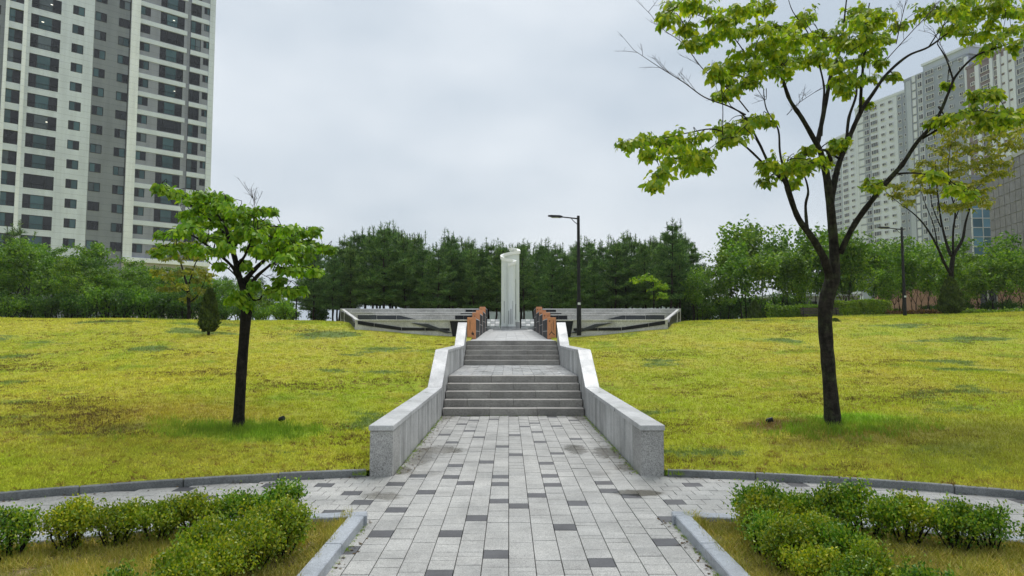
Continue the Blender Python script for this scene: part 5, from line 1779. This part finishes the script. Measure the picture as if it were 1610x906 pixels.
far_tower('palest far tower, leftmost and lowest behind the tall tree branches', x7(88), x7(272), 213, 322, 300, W_,
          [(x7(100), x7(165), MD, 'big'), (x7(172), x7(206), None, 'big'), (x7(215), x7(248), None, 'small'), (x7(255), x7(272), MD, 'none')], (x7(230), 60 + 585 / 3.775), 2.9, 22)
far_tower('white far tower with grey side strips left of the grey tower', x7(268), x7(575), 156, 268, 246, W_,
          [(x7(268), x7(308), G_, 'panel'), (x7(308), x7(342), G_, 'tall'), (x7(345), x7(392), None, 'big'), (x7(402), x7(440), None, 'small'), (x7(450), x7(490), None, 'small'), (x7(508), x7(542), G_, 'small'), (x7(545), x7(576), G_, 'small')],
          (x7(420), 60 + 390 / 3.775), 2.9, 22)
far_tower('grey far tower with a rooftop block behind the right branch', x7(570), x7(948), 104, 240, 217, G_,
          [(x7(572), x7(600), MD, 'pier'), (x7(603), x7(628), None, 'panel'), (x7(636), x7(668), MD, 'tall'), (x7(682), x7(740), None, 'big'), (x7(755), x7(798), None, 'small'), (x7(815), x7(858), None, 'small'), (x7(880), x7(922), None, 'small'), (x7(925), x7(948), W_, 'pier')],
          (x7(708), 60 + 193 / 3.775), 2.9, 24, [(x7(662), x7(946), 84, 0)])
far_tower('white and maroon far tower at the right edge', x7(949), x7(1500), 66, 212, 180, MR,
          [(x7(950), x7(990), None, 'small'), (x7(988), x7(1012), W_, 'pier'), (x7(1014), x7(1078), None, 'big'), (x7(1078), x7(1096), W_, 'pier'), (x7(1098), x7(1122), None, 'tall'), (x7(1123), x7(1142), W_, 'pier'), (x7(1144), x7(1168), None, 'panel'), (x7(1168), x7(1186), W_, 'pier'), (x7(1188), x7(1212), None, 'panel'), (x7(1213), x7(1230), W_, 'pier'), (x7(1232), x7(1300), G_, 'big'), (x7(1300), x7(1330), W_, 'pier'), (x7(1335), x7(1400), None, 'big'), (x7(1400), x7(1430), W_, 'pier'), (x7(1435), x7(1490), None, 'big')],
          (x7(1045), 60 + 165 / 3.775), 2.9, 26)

# ------------------------------------------------------------------ civic building, right
def civic():
    A = at(1554, 300, 60.0); A.z = 0
    B = at(1612, 300, 54.0); B.z = 0
    u = (B - A).normalized(); nrm = Vector((-u.y, u.x, 0))
    root = empty('civic_building', A)
    tag(root, 'low building with grey stone tiles, blue glass and pink brick at the right edge', 'building')
    O = Vector((0, 0, 0)); w = Vector((0, 0, 1))
    v = nrm if nrm.x > 0 else -nrm      # into the building
    zt = at(1554, 269, 60).z; zb = at(1565, 412, 60).z
    Lw = 16.0
    mb = MB(); mb.obox(O, u, v, w, 0, Lw, .06, 9, zb, zt); mb.build('stone_block', M['joint_grey'], root)
    rows = 9; pw = .92
    ncol = int(Lw / pw)
    rh = (zt - zb) / rows
    tm = MB(); tm.obox(O, Vector((1, 0, 0)), Vector((0, 1, 0)), w, .03, pw - .03, 0, .055, .035, rh - .035)
    tme = tm.mesh('stone_tile', M['stone_tile'])
    rz = math.atan2(u.y, u.x)
    fl = 1 if Vector((-u.y, u.x, 0)).dot(v) > 0 else -1
    for c in range(ncol):
        for r in range(rows):
            p = u * (c * pw) + w * (zb + r * rh)
            if fl < 0: p = p + v * .055
            link('stone_tile', tme, root, p, rz)
    mb = MB(); mb.obox(O, u, v, w, -.1, Lw, -.05, 9.1, zt + .002, zt + .35); mb.build('coping', M['concrete'], root)
    # glass wall behind, facing the park
    g0 = at(1531, 400, 62.5) - A; g1 = at(1564, 400, 62.5) - A
    x0, x1 = g0.x, g1.x; yy = 2.5
    z0, z1 = at(1545, 402, 62.5).z, at(1545, 314, 62.5).z
    mb = MB(); mb.box(x0 + .02, x1 + 6, yy + .2, yy + 1.6, 0, z1 + 2.4); mb.build('glass_block_core', M['wall_grey'], root)
    nr, ncg = 6, 2
    for r in range(nr):
        for c in range(ncg):
            a = x0 + (x1 - x0) * c / ncg; b = x0 + (x1 - x0) * (c + 1) / ncg
            za = z0 + (z1 - z0) * r / nr; zb2 = z0 + (z1 - z0) * (r + 1) / nr
            mb = MB(); mb.box(a + .04, b - .04, yy, yy + .06, za + .04, zb2 - .04); mb.build('glass_pane', M['glass_blue'], root)
    mb = MB()
    for r in range(nr + 1):
        z = z0 + (z1 - z0) * r / nr; mb.box(x0, x1, yy - .04, yy + .1, z - .04, z + .04)
    for c in range(ncg + 1):
        for r in range(nr):
            x = x0 + (x1 - x0) * c / ncg; mb.box(x - .04, x + .04, yy - .035, yy + .1, z0 + (z1 - z0) * r / nr + .04, z0 + (z1 - z0) * (r + 1) / nr - .04)
    mb.build('mullions', M['frame_white'], root)
    # brick base
    b0 = at(1378, 450, 62.0) - A; b1 = at(1690, 450, 62.0) - A
    zt2 = at(1500, 441, 62.0).z
    d0, d1 = (at(1539, 470, 62.0) - A).x, (at(1568, 470, 62.0) - A).x
    zd = at(1550, 452, 62).z
    mb = MB(); mb.box(b0.x, d0, 1.8, 2.4, 0, zt2); mb.box(d1, b1.x, 1.8, 2.4, 0, zt2); mb.box(d0, d1, 1.8, 2.4, zd, zt2)
    mb.build('brick_wall', M['brick_pink'], root)
    mb = MB(); mb.box(b0.x, b1.x, 1.7, 2.45, zt2 + .002, zt2 + .25); mb.build('coping', M['concrete'], root)
    for c in range(2):
        a = d0 + (d1 - d0) * c / 2; b = d0 + (d1 - d0) * (c + 1) / 2
        for (za, zb3) in ((1.9, 3.0), (3.0, zd)):
            m = MB(); m.box(a, b, 1.95, 2.1, za, za + .07); m.box(a, a + .07, 1.95, 2.1, za + .07, zb3); m.box(b - .07, b, 1.95, 2.1, za + .07, zb3)
            d = m.build('door_frame', M['frame_white'], root)
            m = MB(); m.box(a + .071, b - .071, 2.0, 2.05, za + .071, zb3 - .002); m.build('glass', M['glass_dark'], d)
M['joint_grey'] = plain('joint_grey', (.34, .34, .34), .8)
civic()
# low grey building behind the hedge
def low_building():
    a, b = at(1222, 470, 66.0), at(1352, 470, 66.0)
    root = empty('low_building', ((a.x + b.x) / 2, 66.0, 1.5)); tag(root, 'low pale grey building glimpsed behind the hedge and stems', 'building')
    h = at(1260, 466, 66.0).z - 1.5; w = (b.x - a.x) / 2
    mb = MB(); mb.box(-w, w, 0, 8, -.5, h); mb.build('wall', M['wall_grey'], root)
    mb = MB(); mb.box(-w - .2, w + .2, -.2, 8.2, h + .001, h + .25); mb.build('roof', M['far_mid'], root)
    for q in range(6):
        x = -w + .8 + q * (2 * w - 1.6) / 6
        mb = MB(); mb.box(x, x + .9, -.04, .02, h - 1.5, h - .5); mb.build('window', M['glass_dark'], root)
low_building()

# ------------------------------------------------------------------ puddles, litter, grass
def scatter(name, pts, scale, mat, blades, h, spread, tilt, rad, label, seed=0):
    """one object: a cloud of points that each carry a tuft of blades (geometry nodes)"""
    me = D.meshes.new(name)
    me.vertices.add(len(pts)); me.vertices.foreach_set('co', np.asarray(pts, np.float32).ravel())
    at_ = me.attributes.new('tuft_scale', 'FLOAT', 'POINT'); at_.data.foreach_set('value', np.asarray(scale, np.float32))
    me.materials.append(mat)
    o = link(name, me)
    tag(o, label, None, None, 'stuff')
    ng = D.node_groups.new(name + '_tufts', 'GeometryNodeTree')
    ng.interface.new_socket('Geometry', in_out='INPUT', socket_type='NodeSocketGeometry')
    ng.interface.new_socket('Geometry', in_out='OUTPUT', socket_type='NodeSocketGeometry')
    N = ng.nodes; lk = ng.links.new
    gi, go = N.new('NodeGroupInput'), N.new('NodeGroupOutput')
    jn = N.new('GeometryNodeJoinGeometry')
    rg = random.Random(seed)
    for b in range(blades):
        c = N.new('GeometryNodeMeshCone'); c.fill_type = 'NONE'
        c.inputs['Vertices'].default_value = 3
        c.inputs['Radius Top'].default_value = 0.0
        c.inputs['Radius Bottom'].default_value = rad * rg.uniform(.7, 1.3)
        c.inputs['Depth'].default_value = h * rg.uniform(.55, 1.25)
        tf = N.new('GeometryNodeTransform')
        a = rg.uniform(0, 6.28); q = spread * math.sqrt(rg.random())
        tf.inputs['Translation'].default_value = (math.cos(a) * q, math.sin(a) * q, -.004)
        tf.inputs['Rotation'].default_value = (rg.gauss(0, tilt), rg.gauss(0, tilt), rg.uniform(0, 6.28))
        lk(c.outputs['Mesh'], tf.inputs['Geometry']); lk(tf.outputs['Geometry'], jn.inputs['Geometry'])
    sm = N.new('GeometryNodeSetMaterial'); sm.inputs['Material'].default_value = mat
    lk(jn.outputs['Geometry'], sm.inputs['Geometry'])
    ip = N.new('GeometryNodeInstanceOnPoints')
    rv = N.new('FunctionNodeRandomValue'); rv.data_type = 'FLOAT_VECTOR'
    rv.inputs[0].default_value = (-.15, -.15, 0); rv.inputs[1].default_value = (.15, .15, 6.283)
    na = N.new('GeometryNodeInputNamedAttribute'); na.data_type = 'FLOAT'; na.inputs['Name'].default_value = 'tuft_scale'
    lk(gi.outputs[0], ip.inputs['Points']); lk(sm.outputs['Geometry'], ip.inputs['Instance'])
    lk(rv.outputs[0], ip.inputs['Rotation']); lk(na.outputs['Attribute'], ip.inputs['Scale'])
    lk(ip.outputs['Instances'], go.inputs[0])
    md = o.modifiers.new('tufts', 'NODES'); md.node_group = ng
    return o

def lawn_points(side, count, rg):
    out, sc = [], []
    while len(out) < count:
        y = 7.0 + 29 * rg.random() ** 1.9
        lim = min(.84 * y + 2.2, 31)
        a = 1.86 + (lim - 1.86) * rg.random()
        if a > lim: continue
        x = side * a
        if y < kerb_y(x) + .09: continue
        if y > 24.2 and a < 5.7 + max(0, (y - 24.5)) * .31: 
            if not (a < 1.6 and False): continue
        out.append((x, y, lawn_h(x, y))); sc.append(rg.uniform(.6, 1.25) * (.8 + .02 * y))
    return out, sc
rg = random.Random(5)
for side in (-1, 1):
    pts, sc = lawn_points(side, 54000, rg)
    scatter('grass', pts, sc, M['blade'], 8, .045, .075, .5, .0042, 'short yellow green turf on the %s lawn' % ('left' if side < 0 else 'right'), 3 + side)
# withered brown tufts in ragged patches
from mathutils import noise as mnoise
for side in (-1, 1):
    cand, _ = lawn_points(side, 60000, rg)
    pts, sc = [], []
    for x, y, z in cand:
        v = mnoise.noise(Vector((x * .35, y * .45, 3.1 + side))) + .6 * mnoise.noise(Vector((x * 1.7, y * 2.6, 7.7)))
        if v > .20 + .008 * max(0, y - 12) and rg.random() < min(.8, (v - .12) * 1.2) and len(pts) < 14000:
            pts.append((x, y, z + .004)); sc.append(rg.uniform(.55, 1.15) * (.8 + .02 * y))
    scatter('dry_grass', pts, sc, M['dead_blade'], 8, .042, .06, .6, .005, 'withered brown turf in ragged patches on the %s lawn' % ('left' if side < 0 else 'right'), 50 + side)
# longer green tufts round the tree feet
pts, sc = [], []
for (cx, cy, n_) in ((LT.x + .12, LT.y - .2, 420), (RT.x + .05, RT.y - .15, 300)):
    for i in range(n_):
        x, y = cx + rg.gauss(0, .6), cy + rg.gauss(0, .26)
        pts.append((x, y, lawn_h(x, y))); sc.append(rg.uniform(.6, 1.2))
for i in range(30):   # along wall feet and end stones
    side = rg.choice((-1, 1)); y = 8.3 + abs(rg.gauss(0, .05)); x = side * rg.uniform(1.8, 2.0)
    pts.append((x, y, .03)); sc.append(rg.uniform(.3, .7))
scatter('tall_grass', pts, sc, M['green_blade'], 9, .11, .07, .35, .0045, 'longer fresh green grass round the two tree feet', 8)
# bed grass
for side in (-1, 1):
    pts, sc = [], []
    while len(pts) < 6500:
        y = 3.4 + 3.0 * rg.random(); a = 1.62 + (.82 * y + .3 - 1.62) * rg.random()
        if math.hypot(a, y - KC.y) > BR - .2 or a < 1.6: continue
        if rg.random() < .35 and abs(math.sin(a * 2.1 + y * 1.7)) < .5: continue
        pts.append((side * a, y, .055 + .02 * math.sin(a * 5) * math.sin(y * 6))); sc.append(rg.uniform(.4, 1.15))
    for i in range(260):
        y = 3.6 + 2.8 * rg.random()
        pts.append((side * (1.545 + abs(rg.gauss(0, .03))), y, .06)); sc.append(rg.uniform(.5, 1.0))
    scatter('bed_grass', pts, sc, M['straw'], 9, .085, .07, .55, .0035, 'straw coloured thin grass in the %s bed' % ('left' if side < 0 else 'right'), 20 + side)
# weeds in the joints and fallen leaves
pts, sc = [], []
for i in range(420):
    side = rg.choice((-1, 1)); y = rg.uniform(8.5, 14.4)
    pts.append((side * (1.5 - abs(rg.gauss(0, .03))), y, 0)); sc.append(rg.uniform(.2, .6))
for i in range(160):
    side = rg.choice((-1, 1)); y = rg.uniform(4.2, 6.3)
    pts.append((side * (1.40 - abs(rg.gauss(0, .018))), y, 0)); sc.append(rg.uniform(.15, .5))
for i in range(60):
    pts.append((rg.uniform(-1.45, 1.45), 14.5 - abs(rg.gauss(0, .02)), 0)); sc.append(rg.uniform(.15, .5))
scatter('weeds', pts, sc, M['green_blade'], 7, .07, .03, .6, .004, 'small weeds growing along wall feet and kerbs', 31)
n = 520
P = []
for i in range(n):
    side = rg.choice((-1, 1))
    q = rg.random()
    if q < .5: P.append((side * (1.49 - abs(rg.gauss(0, .10))), rg.uniform(8.4, 14.4), .004))
    elif q < .75:
        a = .17 + rg.random() * .5; r = KR - abs(rg.gauss(0, .07)) - .01; P.append((side * r * math.sin(a), KC.y + r * math.cos(a), .004))
    else: P.append((side * (1.39 - abs(rg.gauss(0, .05))), rg.uniform(4, 6.4), .004))
P = np.array(P)
Dr = RNG.normal(size=(n, 3)) * np.array([1, 1, .15]); N = np.array([0, 0, 1.0]) + RNG.normal(size=(n, 3)) * .25
L = RNG.uniform(.015, .045, n)
V, T = leaf_arrays(P, Dr, N, L, L * .3, 0)
tag(link('leaf_litter', np_mesh('leaf_litter', V, T, M['dry_leaf'])), 'small dry leaves blown along the wall feet and kerbs', None, None, 'stuff')

# ------------------------------------------------------------------ haze
HAZE = .0003
hz = MB(); hz.box(-420, 700, -70, 960, -1.5, 130)
ho = hz.build('haze', None)
ho.data.materials.clear()
hm = D.materials.new('haze'); hm.use_nodes = True
hm.node_tree.nodes.clear()
h_o = hm.node_tree.nodes.new('ShaderNodeOutputMaterial'); h_v = hm.node_tree.nodes.new('ShaderNodeVolumePrincipled')
h_v.inputs['Density'].default_value = HAZE
h_v.inputs['Color'].default_value = (.92, .94, .97, 1)
hm.node_tree.links.new(h_v.outputs[0], h_o.inputs['Volume'])
ho.data.materials.append(hm)
tag(ho, 'thin pale haze that fades the far towers', None, None, 'stuff')
